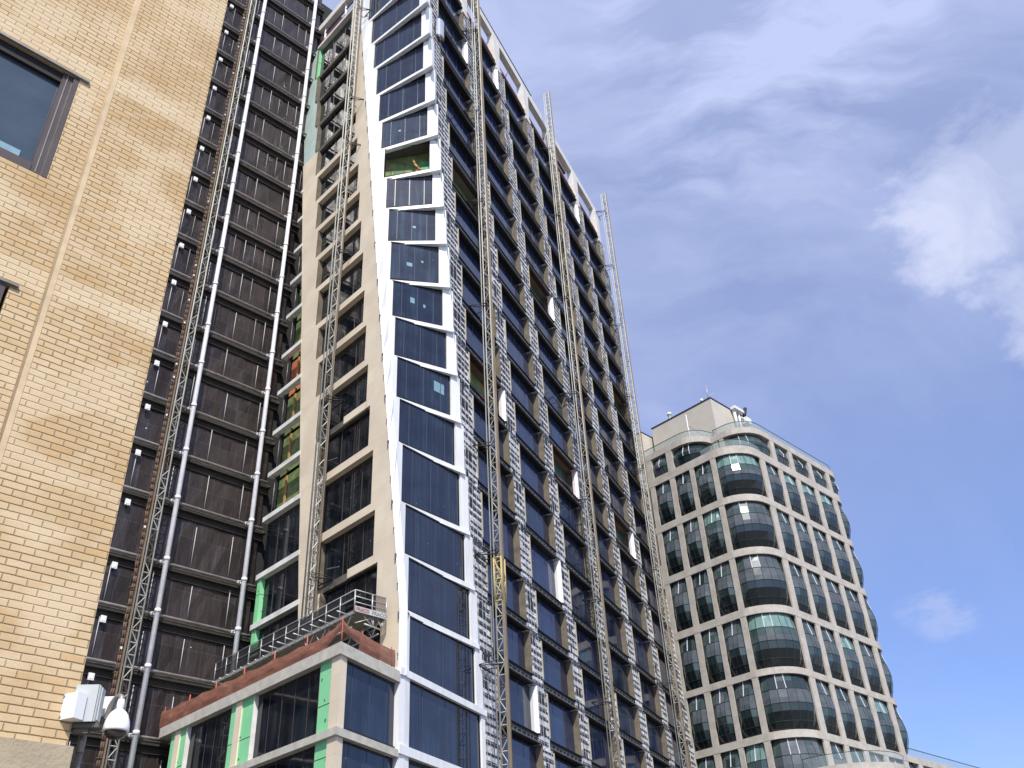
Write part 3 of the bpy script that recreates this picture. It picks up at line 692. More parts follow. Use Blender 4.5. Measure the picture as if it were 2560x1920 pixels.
# ---- podium ---------------------------------------------------------------------
mb = MB()     # roof slab
mb.solid([FP.p(0.2,16.9,-0.2),FA.p(5.6,16.9,-0.2),FB.p(18.0,16.9,-1.0),FP.p(18.4,16.9,-0.2)],[FP.p(0.2,17.15,-0.2),FA.p(5.6,17.15,-0.2),FB.p(18.0,17.15,-1.0),FP.p(18.4,17.15,-0.2)])
mb.build('podium_roof', 'concrete', tower, FP)
for z in (ZB[4], ZB[3], ZB[2]):
    h = 0.58 if z > 15 else 0.36
    mb = MB()
    def corner(w):
        # plan intersection of the two podium faces moved out by w
        a_, b_ = FP.p(0,0,w), FA.p(0,0,w); d1, d2 = FP.t, FA.t
        den = d1.x*d2.y-d1.y*d2.x; r0 = b_-a_; t0 = (r0.x*d2.y-r0.y*d2.x)/den
        q = a_+d1*t0; return q
    co, ci = corner(0.11), corner(-0.6)
    plan = [FP.p(18.6,0,0.11), co, FA.p(5.34,0,0.11), FA.p(5.34,0,-0.6), ci, FP.p(18.6,0,-0.6)]
    mb.solid([Vector((q.x,q.y,z)) for q in plan], [Vector((q.x,q.y,z+h)) for q in plan])
    mb.build('podium_beam', 'concrete', tower, FP)
for z in (ZA[4], ZA[3], ZA[2]):
    mb = MB(); mb.box(FA, 5.30, uR(z)+0.1, z-0.02 if z>15 else z-0.1, z+0.36, -0.5, 0.16, 0); mb.build('sill_beam', 'white', tower, FA)
for (z0, z1) in ((ZB[3]+0.36, ZB[4]), (ZB[2]+0.36, ZB[3]), (0.0, ZB[2])):
    mb = MB()
    mb.solid([FP.p(0.72,z0,-0.02),FP.p(0.0,z0,-0.02),FA.p(0.62,z0,-0.02),FA.p(0.62,z0,-0.6),FP.p(0.72,z0,-0.6)],
             [FP.p(0.72,z1,-0.02),FP.p(0.0,z1,-0.02),FA.p(0.62,z1,-0.02),FA.p(0.62,z1,-0.6),FP.p(0.72,z1,-0.6)])
    mb.build('podium_column', 'stone', tower, FP)
    mb = MB(); mb.box(FP, 9.15, 9.75, z0, z1, -0.5, -0.02); mb.build('podium_column', 'stone', tower, FP)
    mb = MB(); mb.box(FP, 16.1, 16.7, z0, z1, -0.5, -0.02); mb.build('podium_column', 'stone', tower, FP)
    if z0 > 1:
        for a, b in ((0.722,1.80),(7.95,9.145),(9.755,10.35),(15.35,16.095),(16.705,17.3)):
            mb = MB(); mb.box(FP, a, b, z0, z1, -0.5, -0.10); mb.build('sheathing_panel', 'green', tower, FP)
        for a, b in ((1.805,7.945),(10.355,15.345)):
            mb = MB(); mb.box(FP, a, b, z0, z1, -0.36, -0.30, 0)
            n = 5
            for j in range(1, n): mb.box(FP, a+(b-a)*j/n-0.02, a+(b-a)*j/n+0.02, z0, z1, -0.298, -0.285, 1)
            mb.box(FP, a, a+0.07, z0, z1, -0.36, -0.12, 1); mb.box(FP, b-0.05, b, z0, z1, -0.36, -0.04, 3)
            mb.box(FP, a, b, z0, z0+0.14, -0.296, -0.20, 2)
            mb.build('podium_window', ['glassB','bronze','membrane','whitesoffit'], tower, FP, fix=False)
        mb = MB(); mb.box(FA, 0.62, 5.30, z0, z1+0.3, -0.30, -0.22, 0)
        for f in (0.17, 0.5, 0.83): mb.box(FA, 0.62+4.68*f-0.02, 0.62+4.68*f+0.02, z0, z1, -0.218, -0.205, 1)
        mb.box(FA, 0.62, 5.30, z0, z0+0.18, -0.218, -0.12, 2); mb.box(FA, 0.62, 0.70, z0, z1, -0.217, -0.05, 2)
        mb.build('podium_window', ['glassS','mullblue','membrane'], tower, FA, fix=False)
    else:
        mb = MB(); mb.box(FP, 0.72, 18.4, 0, z1, -0.5, -0.1, 0); mb.box(FA, 0.62, 16, 0, z1, -0.5, -0.1, 0); mb.build('street_wall', 'concrete', tower, FP)

# ------------------------------------------------------------------ netted building (left)
netb = thing('netted_building', 'dark high-rise wrapped in brown debris netting with grey slab edges', 'building', FK.p(-14,0,-4))
mb = MB(); mb.box(FK, -34, 3.5, 0, 98, -18, -0.9); mb.build('interior_core', 'core', netb, FK)
LV = [0.0,4.0,8.0,12.6,16.6,20.5,24.0,27.5,31.95,35.7,39.4,43.2,46.8,50.9,54.75,58.5,62.3,66.1,70.1,74.2,78.4,82.6,86.8,91.0,95.2,99.4]
LV = [z if z < 2 else 1.6+(z-1.6)*1.006 for z in LV]
LAC = []
for k in range(1, len(LV)-1):
    z0, z1 = LV[k], LV[k+1]; mb = MB()
    # netting sheet with gentle folds
    nu = 60; a0, a1 = -33.0, 0.3
    g = []
    for j in range(nu+1):
        u = a0+(a1-a0)*j/nu
        col = []
        for q in range(4):
            z = z0+0.1+(z1-z0-0.2)*q/3
            w = -0.55+0.10*noise.noise(Vector((u*1.1, z*0.7, k)))
            col.append(FK.p(u, z, w))
        g.append(col)
    for j in range(nu):
        for q in range(3):
            u = a0+(a1-a0)*j/nu
            mb.face([g[j][q], g[j+1][q], g[j+1][q+1], g[j][q+1]], 1 if -8.0 < u < -6.9 else 0)
    nt_ = mb.build('debris_netting', ['net','netblue'], netb, FK, fix=False)
    u = a0+0.3; j = 0
    while u < a1:
        bright = (j % 3 == 1)
        if bright or (k > 11 and random.random() < 0.75):
            LAC.append((u, z0+0.35+random.uniform(0,0.1), z0+(z1-z0)*random.uniform(0.70,0.90), 0.030 if bright else 0.016, nt_))
        u += 0.92*random.uniform(0.93,1.07); j += 1
LAC.sort(key=lambda t: 0 if t[0] > -10.5 and 14 < t[1] < 92 else 1)
LAC = sorted(LAC[:170], key=lambda t: t[1]*0.5-t[3]*1500)+LAC[170:]
rest = MB()
for n_, (u, za_, zb_, rr_, par_) in enumerate(LAC):
    if n_ < 100:
        sb = MB(); sb.tube(FK.p(u, za_, -0.42), FK.p(u, zb_, -0.42), rr_, 5, 0); sb.build('lacing', 'seamwhite', netb, FK, fix=False)
    else: rest.tube(FK.p(u, za_, -0.42), FK.p(u, zb_, -0.42), rr_, 5, 0)
o = rest.build('lacing', 'seamwhite', netb, FK, fix=False); o['kind'] = 'stuff'
for k in range(1, len(LV)):
    z = LV[k]; mb = MB()
    mb.box(FK, -33, 0.6, z-0.28, z-0.16, -0.9, -0.15, 1)
    mb.box(FK, -33, 0.6, z-0.15, z+0.03, -0.9, -0.30, 0)
    mb.tube(FK.p(-33,z+0.10,-0.10), FK.p(0.3,z+0.10,-0.10), 0.10, 8, 2)
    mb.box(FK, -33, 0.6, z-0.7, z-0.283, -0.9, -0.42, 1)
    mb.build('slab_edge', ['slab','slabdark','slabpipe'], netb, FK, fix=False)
# return wall facing the tower podium side
for n, (r_, lab, rad) in enumerate(((-6.62, 'left of the two tall white painted poles on the netted building', 0.17), (-0.98, 'right of the two tall white painted poles, next to the stone facade', 0.17))):
    po = thing('white_pole', lab, 'pole', FK.p(r_, 0, 0.55), 'white poles on the netted building')
    mb = MB(); mb.tube(FK.p(r_,0,0.55), FK.p(r_,99.0,0.55), rad, 16); mb.build('shaft', 'whitepole', po, FK, fix=False)
    for k in range(4, len(LV)):
        z = LV[k]+0.1; cb = MB()
        cb.tube(FK.p(r_,z-0.12,0.55), FK.p(r_,z+0.12,0.55), rad+0.03, 16)
        cb.tube(FK.p(r_-0.12,z,0.0), FK.p(r_,z,0.5), 0.05, 8); cb.tube(FK.p(r_+0.12,z,0.0), FK.p(r_,z,0.5), 0.05, 8); cb.box(FK, r_-0.18, r_+0.18, z-0.10, z+0.09, -0.15, 0.03)
        cb.build('clamp', 'whitepole', po, FK, fix=False)
# work lights: one per floor near the brick corner
protoL = None
for k in range(4, 22):
    z = LV[k+1]-1.05
    base = FK.p(-9.5, z, -0.2)
    if protoL is None:
        protoL = thing('work_light', '', 'light', base, 'white box lights down the netting', 0)
        mb = MB(); mb.box(FK, -9.56-0.17, -9.56+0.17, z, z+0.42, -0.34, -0.22)
        mb.box(FK, -9.56-0.11, -9.56+0.11, z+0.08, z+0.34, -0.218, -0.20)
        h_ = mb.build('housing', 'whiteplast', protoL, FK)
        bk = MB(); bk.box(FK, -9.56-0.05, -9.56+0.05, z+0.1, z+0.2, -0.50, -0.343); bk.build('bracket', 'whiteplast', protoL, FK)
        o = protoL
    else:
        o = protoL.copy(); COL.objects.link(o); o.location = base
        for ch in list(protoL.children):
            c = ch.copy(); COL.objects.link(c); c.parent = o; c.matrix_parent_inverse = Matrix.Translation(-protoL.location)
    o['label'] = 'small white box light on the netting, just past the brick edge'

# ------------------------------------------------------------------ masts
def mast_mesh(h, s=0.42, rc=0.058, seed=0, rust=0.0, front=1, side=1, bold='side'):
    """lattice mast in local coordinates, z up; x along the facade, y outwards"""
    mb = MB(); hs = s/2
    C4 = [(-hs,-hs),(hs,-hs),(hs,hs),(-hs,hs)]
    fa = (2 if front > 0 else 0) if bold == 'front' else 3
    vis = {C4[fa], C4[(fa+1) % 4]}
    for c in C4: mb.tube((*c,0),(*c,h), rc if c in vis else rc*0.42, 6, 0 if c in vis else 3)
    z = 0; j = 0
    rnd = random.Random(seed)
    while z < h-0.3:
        z2 = min(z+0.75, h)
        mi = 2 if rnd.random() < rust else 0
        for a in range(4):
            p, q = C4[a], C4[(a+1) % 4]
            isf = (a == fa)
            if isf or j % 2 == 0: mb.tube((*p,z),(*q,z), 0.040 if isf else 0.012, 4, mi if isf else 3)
            if isf:
                if j % 2 == 0: mb.tube((*p,z),(*q,z2), 0.032, 4, mi)
                else: mb.tube((*q,z),(*p,z2), 0.032, 4, mi)
        z = z2; j += 1
    sx = side; FM = Fr((0,0),math.pi/2,-1)
    if bold == 'front':
        mb.box(FM, sx*(hs+0.05) if sx > 0 else -(hs+0.13), sx*(hs+0.13) if sx > 0 else -(hs+0.05), 0, h, -0.05, 0.07, 1)
    else:
        yy = side*front
        e = sorted((-yy*(hs+0.06), -yy*(hs+0.16))); mb.box(FM, -hs-0.02, -hs+0.10, 0, h, e[0], e[1], 1)
        mb.tube((-hs+0.02,yy*(hs+0.23),0),(-hs+0.02,yy*(hs+0.23),h), 0.042, 6, 0)
    return mb
def mast(name, label, F, u, w, h, z0=0.0, ties=(), rust=0.1, tie_to=0.0, yellow=None, seed=1, s=0.48, side=-1, bold='side', group='lattice masts standing against the facades'):
    base = F.p(u, z0, w)
    ang = math.atan2(F.t.y, F.t.x)
    o = thing(name, label, 'mast', base, group, ang)
    lt = Vector((-math.sin(ang), math.cos(ang), 0)); mb = mast_mesh(h-z0, s=s, seed=seed, rust=rust, front=1 if lt.dot(F.n) > 0 else -1, side=side, bold=bold)
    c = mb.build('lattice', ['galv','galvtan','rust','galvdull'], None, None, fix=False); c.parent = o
    for zt in ties:
        tb = MB(); zz = zt
        tb.tube(F.p(u-0.2,zz,w), F.p(u-0.9,zz-0.05,tie_to), 0.035, 5); tb.tube(F.p(u+0.2,zz,w), F.p(u+0.3,zz,tie_to), 0.035, 5)
        tb.tube(F.p(u-0.9,zz-0.05,tie_to+0.05), F.p(u+0.9,zz-0.05,tie_to+0.05), 0.05, 5); tb.tube(F.p(u-0.2,zz+0.3,w), F.p(u-0.9,zz,tie_to), 0.025, 5)
        tb.tube(F.p(u+0.2,zz,w), F.p(u-0.9,zz,tie_to), 0.025, 5)
        tb.build('tie', 'rail', o, F, fix=False)
    cbm = MB() if F is FK else None; rn = random.Random(seed+50); cp = []; zz = z0
    while zz < h-2:
        cp.append(F.p(u+0.16+rn.uniform(-0.10,0.14), zz, w-0.5+rn.uniform(-0.12,0.12))); zz += rn.uniform(1.5,3.5)
    if cbm: cbm.path(cp, 0.028, 5); cbm.build('power_cable', 'rail', o, F, fix=False)
    if yellow:
        yb = MB(); y0, y1 = yellow; hs = s/2+0.03
        pts = [F.p(u-hs,0,w+hs),F.p(u+hs,0,w+hs),F.p(u+hs,0,w-hs),F.p(u-hs,0,w-hs)]
        for p in pts: yb.tube((p.x,p.y,y0),(p.x,p.y,y1), 0.062, 6)
        for zz in (y0, (y0+y1)/2, y1):
            for a in range(4):
                p, q = pts[a], pts[(a+1)%4]; yb.tube((p.x,p.y,zz),(q.x,q.y,zz), 0.05, 6)
        for a in range(4):
            p, q = pts[a], pts[(a+1)%4]; yb.tube((p.x,p.y,y0),(q.x,q.y,(y0+y1)/2), 0.04, 5); yb.tube((q.x,q.y,(y0+y1)/2),(p.x,p.y,y1), 0.04, 5)
        yb.build('yellow_section', 'yellow', o, F, fix=False)
    return o
T1 = [20.2, 27.6, 36.0, 48.9, 60.6, 72.5, 84.8]
mast('lattice_mast', 'full-height lattice mast nearest the white corner, with a yellow section low down', FA, 15.45, 1.3, 101.0, ties=T1, yellow=(24.3,27.3), seed=3, rust=0.12)
mast('lattice_mast', 'middle lattice mast on the dark window facade, topping out above the roof frame', FA, 35.0, 1.3, 97.2, ties=[22.5, 31, 40.5, 52, 64, 76, 87], seed=5, rust=0.3)
mast('lattice_mast', 'rightmost lattice mast at the far edge of the dark facade, against the sky', FA, 54.7, 1.3, 97.6, ties=[29, 41, 53, 63.2, 74, 84, 94], seed=8, rust=0.15)
mast('lattice_mast', 'lattice mast on the beige stone facade, rising from the work platform', FB, 7.9, 1.0, 96.0, z0=22.2, ties=[25.0, 38.2, 52.0, 64.5, 70.5, 84.0], seed=11, rust=0.08, tie_to=-0.1, side=1)
ms = mast('lattice_mast', 'rust-streaked lattice mast between the brick wall and the white pole', FK, -8.0, 0.85, 99.0, ties=[], seed=15, rust=0.25, s=0.50, bold='front', side=-1)
mb = MB()     # rusty hoist chain and cable bundle beside it
pts = []
for j in range(200):
    z = j*0.5; pts.append(FK.p(-8.60+0.10*noise.noise(Vector((0,0,z*0.8))), z, 0.75+0.06*noise.noise(Vector((5,0,z*0.7)))))
mb.path(pts, 0.055, 6, 0)
mb.path([p+Vector((0.10,0.05,0)) for p in pts], 0.05, 5, 0)
z = 14.0
while z < 98:
    mb.tube(FK.p(-8.75,z,0.8), FK.p(-8.1,z+random.uniform(-0.3,0.3),0.8), 0.03, 4, 0)
    if random.random() < 0.35: mb.box(FK, -8.60, -8.50, z+0.3, z+0.45, 0.75, 0.86, 1)
    mb.tube(FK.p(-8.55,z,0.72), FK.p(-8.3,z+0.9,0.72), 0.022, 4, 0)
    z += random.uniform(0.8, 1.6)
o = mb.build('cable_bundle', ['rust','whiteplast'], ms, FK, fix=False)

# ------------------------------------------------------------------ work platform on the stone facade
pf = thing('work_platform', 'long aluminium mast-climbing work platform hanging over the podium roof', 'platform', FB.p(8,20.4,1.6))
ZD = 20.45; W0, W1 = 0.35, 2.45; U0, U1 = 0.80, 15.9
mb = MB()
mb.box(FB, U0, U1, ZD-0.06, ZD, W0, W1, 0)
mb.box(FB, U0+0.05, U1, ZD-0.20, ZD-0.065, W1-0.08, W1, 1); mb.box(FB, U0+0.05, U1, ZD-0.20, ZD-0.065, W0, W0+0.08, 1)
mb.build('deck', ['deck','alu'], pf, FB, fix=False)
tr = MB()
for w in (W1-0.15, W0+0.2):
    u = U0+0.4
    tr.tube(FB.p(U0+0.4,ZD-0.85,w), FB.p(5.0,ZD-0.85,w), 0.04, 6)
    while u < 5.0:
        tr.tube(FB.p(u,ZD-0.1,w), FB.p(u+0.6,ZD-0.85,w), 0.028, 6); tr.tube(FB.p(u+0.6,ZD-0.85,w), FB.p(u+1.2,ZD-0.1,w), 0.028, 6); u += 1.2
for (a, b) in ((0,0.45),(0.9,0.45),(0.9,1.2),(1.9,1.2)): pass
we = [W0+0.15, W0+0.75, W0+1.35, W1-0.15]
tr.tube(FB.p(U0+0.12,ZD-0.72,we[0]), FB.p(U0+0.12,ZD-0.62,we[2]), 0.045, 6)
for a, b in ((we[0],we[0]),(we[0]+0.35,we[0]),(we[2]-0.45,we[2]-0.6),(we[2]-0.6,we[2]-0.6),(we[2]-0.6,we[3]),(we[2]+0.1,we[1])):
    tr.tube(FB.p(U0+0.12,ZD-0.15,a), FB.p(U0+0.12,ZD-0.70,b), 0.030, 6)
tr.build('underdeck_truss', 'alu', pf, FB, fix=False)
mb = MB(); u = U1
while u > U0+0.3:      # outrigger boards sticking out in front
    mb = MB(); mb.tube(FB.p(u,ZD-0.12,W1-0.4), FB.p(u-0.10,ZD-0.10,W1+0.75 if u < 9.5 else W1+0.15), 0.032, 5); u -= 0.85
    mb.build('outrigger', 'alu', pf, FB, fix=False)
mb = MB(); rl = MB(); u = U0; zt = ZD+1.10
us = []
while u <= U1+0.01: us.append(u); u += (U1-U0)/11
for u in us: mb.tube(FB.p(u,ZD-0.1,W1), FB.p(u,zt,W1), 0.034, 6)
for z in (zt, ZD+0.62): mb.tube(FB.p(U0,z,W1), FB.p(U1,z,W1), 0.028, 6)
mb.build('front_railing', 'alu', pf, FB, fix=False)
rl.face([FB.p(U0+0.9,ZD+0.02,W1-0.02),FB.p(U1,ZD+0.02,W1-0.02),FB.p(U1,zt-0.05,W1-0.02),FB.p(U0+0.9,zt-0.05,W1-0.02)])
rl.build('guard_mesh', 'blackmesh', pf, FB, fix=False)
mb = MB()
for w in (W0, W0+0.95, W1): mb.tube(FB.p(U0,ZD-0.1,w), FB.p(U0,zt,w), 0.042, 8)
for z in (zt, ZD+0.74, ZD+0.42): mb.tube(FB.p(U0,z,W0), FB.p(U0,z,W1), 0.028, 6)
mb.build('end_railing', 'alu', pf, FB, fix=False)
mb = MB(); mb.face([FB.p(U0+0.03,ZD,W0),FB.p(U0+0.03,ZD,W0+0.95),FB.p(U0+0.03,zt,W0+0.95),FB.p(U0+0.03,zt,W0)])
mb.build('guard_mesh', 'brownmesh', pf, FB, fix=False)
bd = MB(); bd.box(FB, U0-0.05, U0-0.015, ZD-0.12, ZD+0.20, W0, W0+1.15); b1 = bd.build('sign_board', 'greyboard', pf, FB)
bd = MB(); bd.box(FB, U0-0.05, U0-0.015, ZD-0.12, ZD+0.20, W0+1.16, W1); b2 = bd.build('sign_board', 'pinkboard', pf, FB)
def text_obj(name, s, size, origin, xdir, updir, parent, material, extrude=0.004):
    cu = bpy.data.curves.new(name, 'FONT'); cu.body = s; cu.size = size; cu.extrude = extrude
    to = bpy.data.objects.new(name, cu); COL.objects.link(to)
    bpy.context.view_layer.update()
    me = bpy.data.meshes.new_from_object(to.evaluated_get(bpy.context.evaluated_depsgraph_get()))
    bpy.data.objects.remove(to); bpy.data.curves.remove(cu)
    x = Vector(xdir).normalized(); y = Vector(updir).normalized(); z = x.cross(y)
    mm = Matrix((x, y, z)).transposed().to_4x4(); mm.translation = origin
    me.transform(mm); me.materials.clear(); me.materials.append(M[material])
    o = bpy.data.objects.new(name, me); COL.objects.link(o)
    o.parent = parent; o.matrix_parent_inverse = world_m(parent).inverted(); return o
text_obj('lettering', 'FRACO', 0.30, FB.p(U0-0.06, ZD-0.07, W0+0.98), -FB.n, (0,0,1), b1, 'letter')
text_obj('lettering', 'FRACO', 0.26, FB.p(U0-0.06, ZD-0.05, W1-0.08), -FB.n, (0,0,1), b2, 'letter')
mb = MB(); mb.box(FB, 7.2, 8.9, ZD, ZD+1.5, 0.45, 1.75, 0); mb.build('drive_unit', 'ledge', pf, FB)
for u in (7.4, 8.7): 
    pass
# grey corrugated hood over the platform, behind the mast
mb = MB()
mb.tube(FB.p(3.2,22.55,0.28), FB.p(15.9,22.55,0.28), 0.16, 8, 0); mb.tube(FB.p(3.2,22.25,0.16), FB.p(15.9,22.25,0.16), 0.07, 6, 0)
mb.box(FB, 3.2, 15.9, 21.1, 22.2, 0.05, 0.12, 0)
mb.build('weather_screen', 'membrane', pf, FB, fix=False)

# ------------------------------------------------------------------ orange net round the podium edge
nets = thing('safety_net', 'sagging orange debris net strung along the podium roof edge', 'netting', FP.p(9,17.3,0))
posts = MB()
def netrun(F, ua, ub, w, ztop, zbot, seed, name='net_sheet'):
    mb = MB(); n = max(8, int(abs(ub-ua)*8)); rows = 12; g = []
    for j in range(n+1):
        f = j/n; u = ua+(ub-ua)*f; col = []
        sag = abs(math.sin(f*math.pi*max(1,round(abs(ub-ua)/2.4))))
        zt = ztop(f) - 0.10*sag*(1+0.5*noise.noise(Vector((u,seed,0))))
        zb = zbot(f)
        for q in range(rows+1):
            h = q/rows; z = zb+(zt-zb)*h
            ww = w+0.035*noise.noise(Vector((u*0.9,z*2.0,seed)))+0.012*noise.noise(Vector((u*3.5,z*5,seed+4)))+0.05*math.sin(h*math.pi)
            col.append(F.p(u,z,ww))
        g.append(col)
    for j in range(n):
        for q in range(rows): mb.face([g[j][q],g[j+1][q],g[j+1][q+1],g[j][q+1]], 0, True)
    return mb.build(name, 'orange', nets, F, fix=False)
netrun(FP, 1.3, 18.9, 0.02, lambda f: 18.12+0.30*f, lambda f: 17.30, 1.0)
netrun(FP, 0.0, 1.35, 0.02, lambda f: 18.45-0.25*f, lambda f: 18.0-0.62*f, 3.0)
netrun(FA, 0.0, 1.5, 0.0, lambda f: 18.50-0.15*f, lambda f: 17.95-0.25*f, 5.0)
netrun(FA, 1.5, 4.9, 0.0, lambda f: 18.35, lambda f: 17.42, 7.0)
u = 0.0
while u < 19:
    posts = MB(); posts.tube(FP.p(u,17.2,-0.02), FP.p(u,18.6,-0.02), 0.035, 6); posts.build('post', 'redsteel', nets, FP, fix=False); u += 3.1
for u in (1.9, 4.7):
    posts = MB(); posts.tube(FA.p(u,17.2,-0.08), FA.p(u,18.5,-0.08), 0.03, 6); posts.build('post', 'redsteel', nets, FP, fix=False)

# ------------------------------------------------------------------ brick building (left foreground)
bb = thing('brick_building', 'buff brick building filling the left foreground, with a dark framed window', 'building', FBR.p(-5,0,-3))
mb = MB()
mb.box(FBR, -1.06, 0.0, 3.61, 24, -4.0, 0.0)
br_o = mb.build('wall', 'brick', bb, FBR, label='right strip of buff brick wall at the corner, standing slightly proud')
mb = MB()
W1r = -1.43; zt1, zb1 = 10.75, 9.13
D_ = -0.05
# window 1: u -4.2..W1r ; window 2: u -4.2..-1.46, z 5.6..7.62
def wallrect(u0, u1, z0, z1): mb.box(FBR, u0, u1, z0, z1, -0.5, D_)
wallrect(W1r, -1.061, 3.61, 24)
wallrect(-12, W1r, zt1, 24); wallrect(-12, W1r, 7.66, zb1); wallrect(-12, W1r, 3.61, 5.7)
wallrect(-12, -4.2, zb1, zt1); wallrect(-12, -4.2, 5.7, 7.66)
mb.build('wall', 'brick', bb, FBR, label='left field of buff brick wall around the windows')
mb = MB(); mb.box(FBR, -1.112, -1.062, 3.61, 24, -0.048, -0.008); mb.tube(FBR.p(-1.112,3.61,-0.045), FBR.p(-1.112,24,-0.045), 0.022, 8)
mb.build('control_joint', 'brick_trim', bb, FBR)
mb = MB(); mb.box(FBR, -12, 0.035, 0.5, 3.60, -0.6, 0.05, 0)
mb.build('stone_base', 'limestone', bb, FBR)
mb = MB(); mb.box(FBR, -12, -0.1, 0, 23.8, -8, -1.6); mb.build('interior_core', 'core', bb, FBR)
for (zt, zb, ur) in ((zt1, zb1, W1r), (7.66, 5.7, -1.46)):
    mb = MB()
    mb.box(FBR, -4.2, ur+0.02, zb, zt, -0.55, -0.38, 1)
    wn = mb.build('window', ['bronze','gapshade'], bb, FBR)
    fb = MB()
    fb.box(FBR, ur-0.17, ur-0.003, zb, zt, -0.20, -0.075, 0); fb.box(FBR, ur-0.06, ur-0.004, zb+0.005, zt-0.01, -0.074, -0.045, 0)                 # wide dark jamb
    fb.box(FBR, ur-0.125, ur-0.115, zb+0.03, zt-0.02, -0.074, -0.066, 1)
    fb.box(FBR, -4.2, ur+0.10, zt+0.002, zt+0.030, -0.2, -0.015, 1)        # steel lintel edge
    fb.box(FBR, -4.2, ur-0.02, zt-0.15, zt-0.002, -0.19, -0.085, 2)  # black strip standing in for the shade under the window head
    fb.box(FBR, -4.2, ur-0.172, zb+0.003, zb+0.13, -0.20, -0.06, 0)
    fb.build('frame', ['bronze','conduit','gapshade'], wn, FBR)
    gb = MB(); gb.box(FBR, -4.2, ur-0.165, zb+0.05, zt-0.1, -0.19, -0.13, 0); gb.build('pane', 'winglass', wn, FBR)
    if zt > 9:
        pb = MB(); pb.box(FBR, -3.2, ur-0.30, zb+0.14, zb+0.27, -0.129, -0.12, 0); pb.build('paper_notice', 'paper', wn, FBR)

# ------------------------------------------------------------------ camera, boxes and pole at the brick corner
def VV(x, y, z): return Vector((x, y, z))
def sight(x, y, D):
    """point D metres along the sight line of picture point x, y"""
    f, p_, r_ = 2333.4, 0.603068, -0.0555427
    fw = Vector((0, math.cos(p_), math.sin(p_))); rt = Vector((1,0,0)); up = rt.cross(fw)
    Rv = rt*math.cos(r_)+up*math.sin(r_); Uv = -rt*math.sin(r_)+up*math.cos(r_)
    return Vector((0,0,1.6)) + (fw*f+Rv*(x-1280)-Uv*(y-960)).normalized()*D
bp = sight(199, 1880, 8.9); px, py = bp.x, bp.y
polet = thing('utility_pole', 'slim grey conduit pole standing at the brick corner, carrying the enclosure boxes', 'pole', (px, py, 0))
mb = MB(); mb.tube((px,py,0),(px,py,3.78), 0.024, 12); mb.tube((px,py,3.60),(px,py,3.78), 0.032, 12); mb.build('shaft', 'conduit', polet)
gc = sight(205, 1801, 8.75); FX = Fr((gc.x, gc.y), R(82), 1)
eb = thing('enclosure_box', 'grey lidded electrical box on the pole beside the dome camera', 'box', gc)
z0, z1 = gc.z-0.005, gc.z+0.275
mb = MB(); mb.box(FX, -0.085, 0.100, z0, z1, -0.13, 0.0); mb.build('body', 'boxgrey', eb, FX)
mb = MB(); mb.box(FX, -0.092, 0.085, z0-0.008, z1+0.008, 0.003, 0.020); mb.box(FX, 0.090, 0.097, z0-0.006, z1+0.006, 0.003, 0.014); mb.box(FX, 0.102, 0.112, z0+0.01, z1-0.01, -0.10, -0.01); mb.build('lid', 'boxgrey', eb, FX)
mb = MB(); mb.box(FX, -0.16, 0.13, z0-0.045, z0-0.012, -0.13, -0.02); mb.box(FX, -0.07, 0.05, z0-0.085, z0-0.047, -0.10, -0.04); mb.build('bracket', 'greybrown', eb, FX)
wc = sight(162, 1797, 8.70); FY = Fr((wc.x, wc.y), R(112), 1)
ebw = thing('enclosure_box', 'white square junction box on the pole, left of the grey box', 'box', wc)
mb = MB(); mb.box(FY, -0.072, 0.085, wc.z, wc.z+0.205, -0.10, 0.0); mb.build('body', 'whiteplast', ebw, FY)
mb = MB(); mb.tube(FY.p(-0.055,wc.z+0.185,0.001), FY.p(-0.055,wc.z+0.185,0.006), 0.008, 8); mb.tube(FY.p(-0.055,wc.z+0.02,0.001), FY.p(-0.055,wc.z+0.02,0.006), 0.008, 8); mb.build('screw', 'conduit', ebw, FY)
dcp = sight(289.5, 1826, 8.8); cx, cy, cz = dcp
dc = thing('dome_camera', 'white dome security camera on a curved arm at the brick corner', 'camera', dcp)
k_ = 0.79
mb = MB()
mb.lathe((cx,cy,cz), [(r_*k_, h_*k_) for r_, h_ in [(0.030,0.235),(0.034,0.218),(0.050,0.205),(0.078,0.182),(0.102,0.145),(0.120,0.095),(0.130,0.042),(0.133,0.0),(0.128,-0.012),(0.10,-0.014)]], 40)
mb.build('housing', 'domewhite', dc, None, fix=True)
mb = MB(); mb.lathe((cx,cy,cz), [(r_*k_, h_*k_) for r_, h_ in [(0.112,-0.010),(0.108,-0.035),(0.090,-0.062),(0.060,-0.082),(0.025,-0.092),(0.0,-0.094)]], 36); mb.build('lens_bubble', 'domesmoke', dc, None)
FZ = Fr((cx, cy), R(84), 1)
mb = MB()
mb.lathe((cx,cy,cz+0.185), [(0.027,-0.01),(0.031,0.0),(0.031,0.045),(0.028,0.055),(0.029,0.065)], 24)
ap = [FZ.p(0.0,cz+0.240,0.0), FZ.p(-0.006,cz+0.268,-0.008), FZ.p(-0.030,cz+0.280,-0.022), FZ.p(-0.065,cz+0.262,-0.045), FZ.p(-0.095,cz+0.215,-0.065), FZ.p(-0.115,cz+0.150,-0.080), FZ.p(-0.125,cz+0.11,-0.085)]
mb.sweep(ap, 0.026, 14, 1)  # arm coloured grey to carry the shade it lies in
mb.build('arm', ['domewhite','conduit'], dc, None, fix=False)
mb = MB(); zz0, zz1 = cz+0.145, cz+0.305
ring = []
for cxx, czz, a0 in ((0.010,zz1-0.02,0),(-0.125,zz1-0.02,90),(-0.125,zz0+0.02,180),(0.010,zz0+0.02,270)):
    for q in range(5):
        t = R(a0+q*22.5); ring.append((cxx+0.02*math.cos(t), czz+0.02*math.sin(t)))
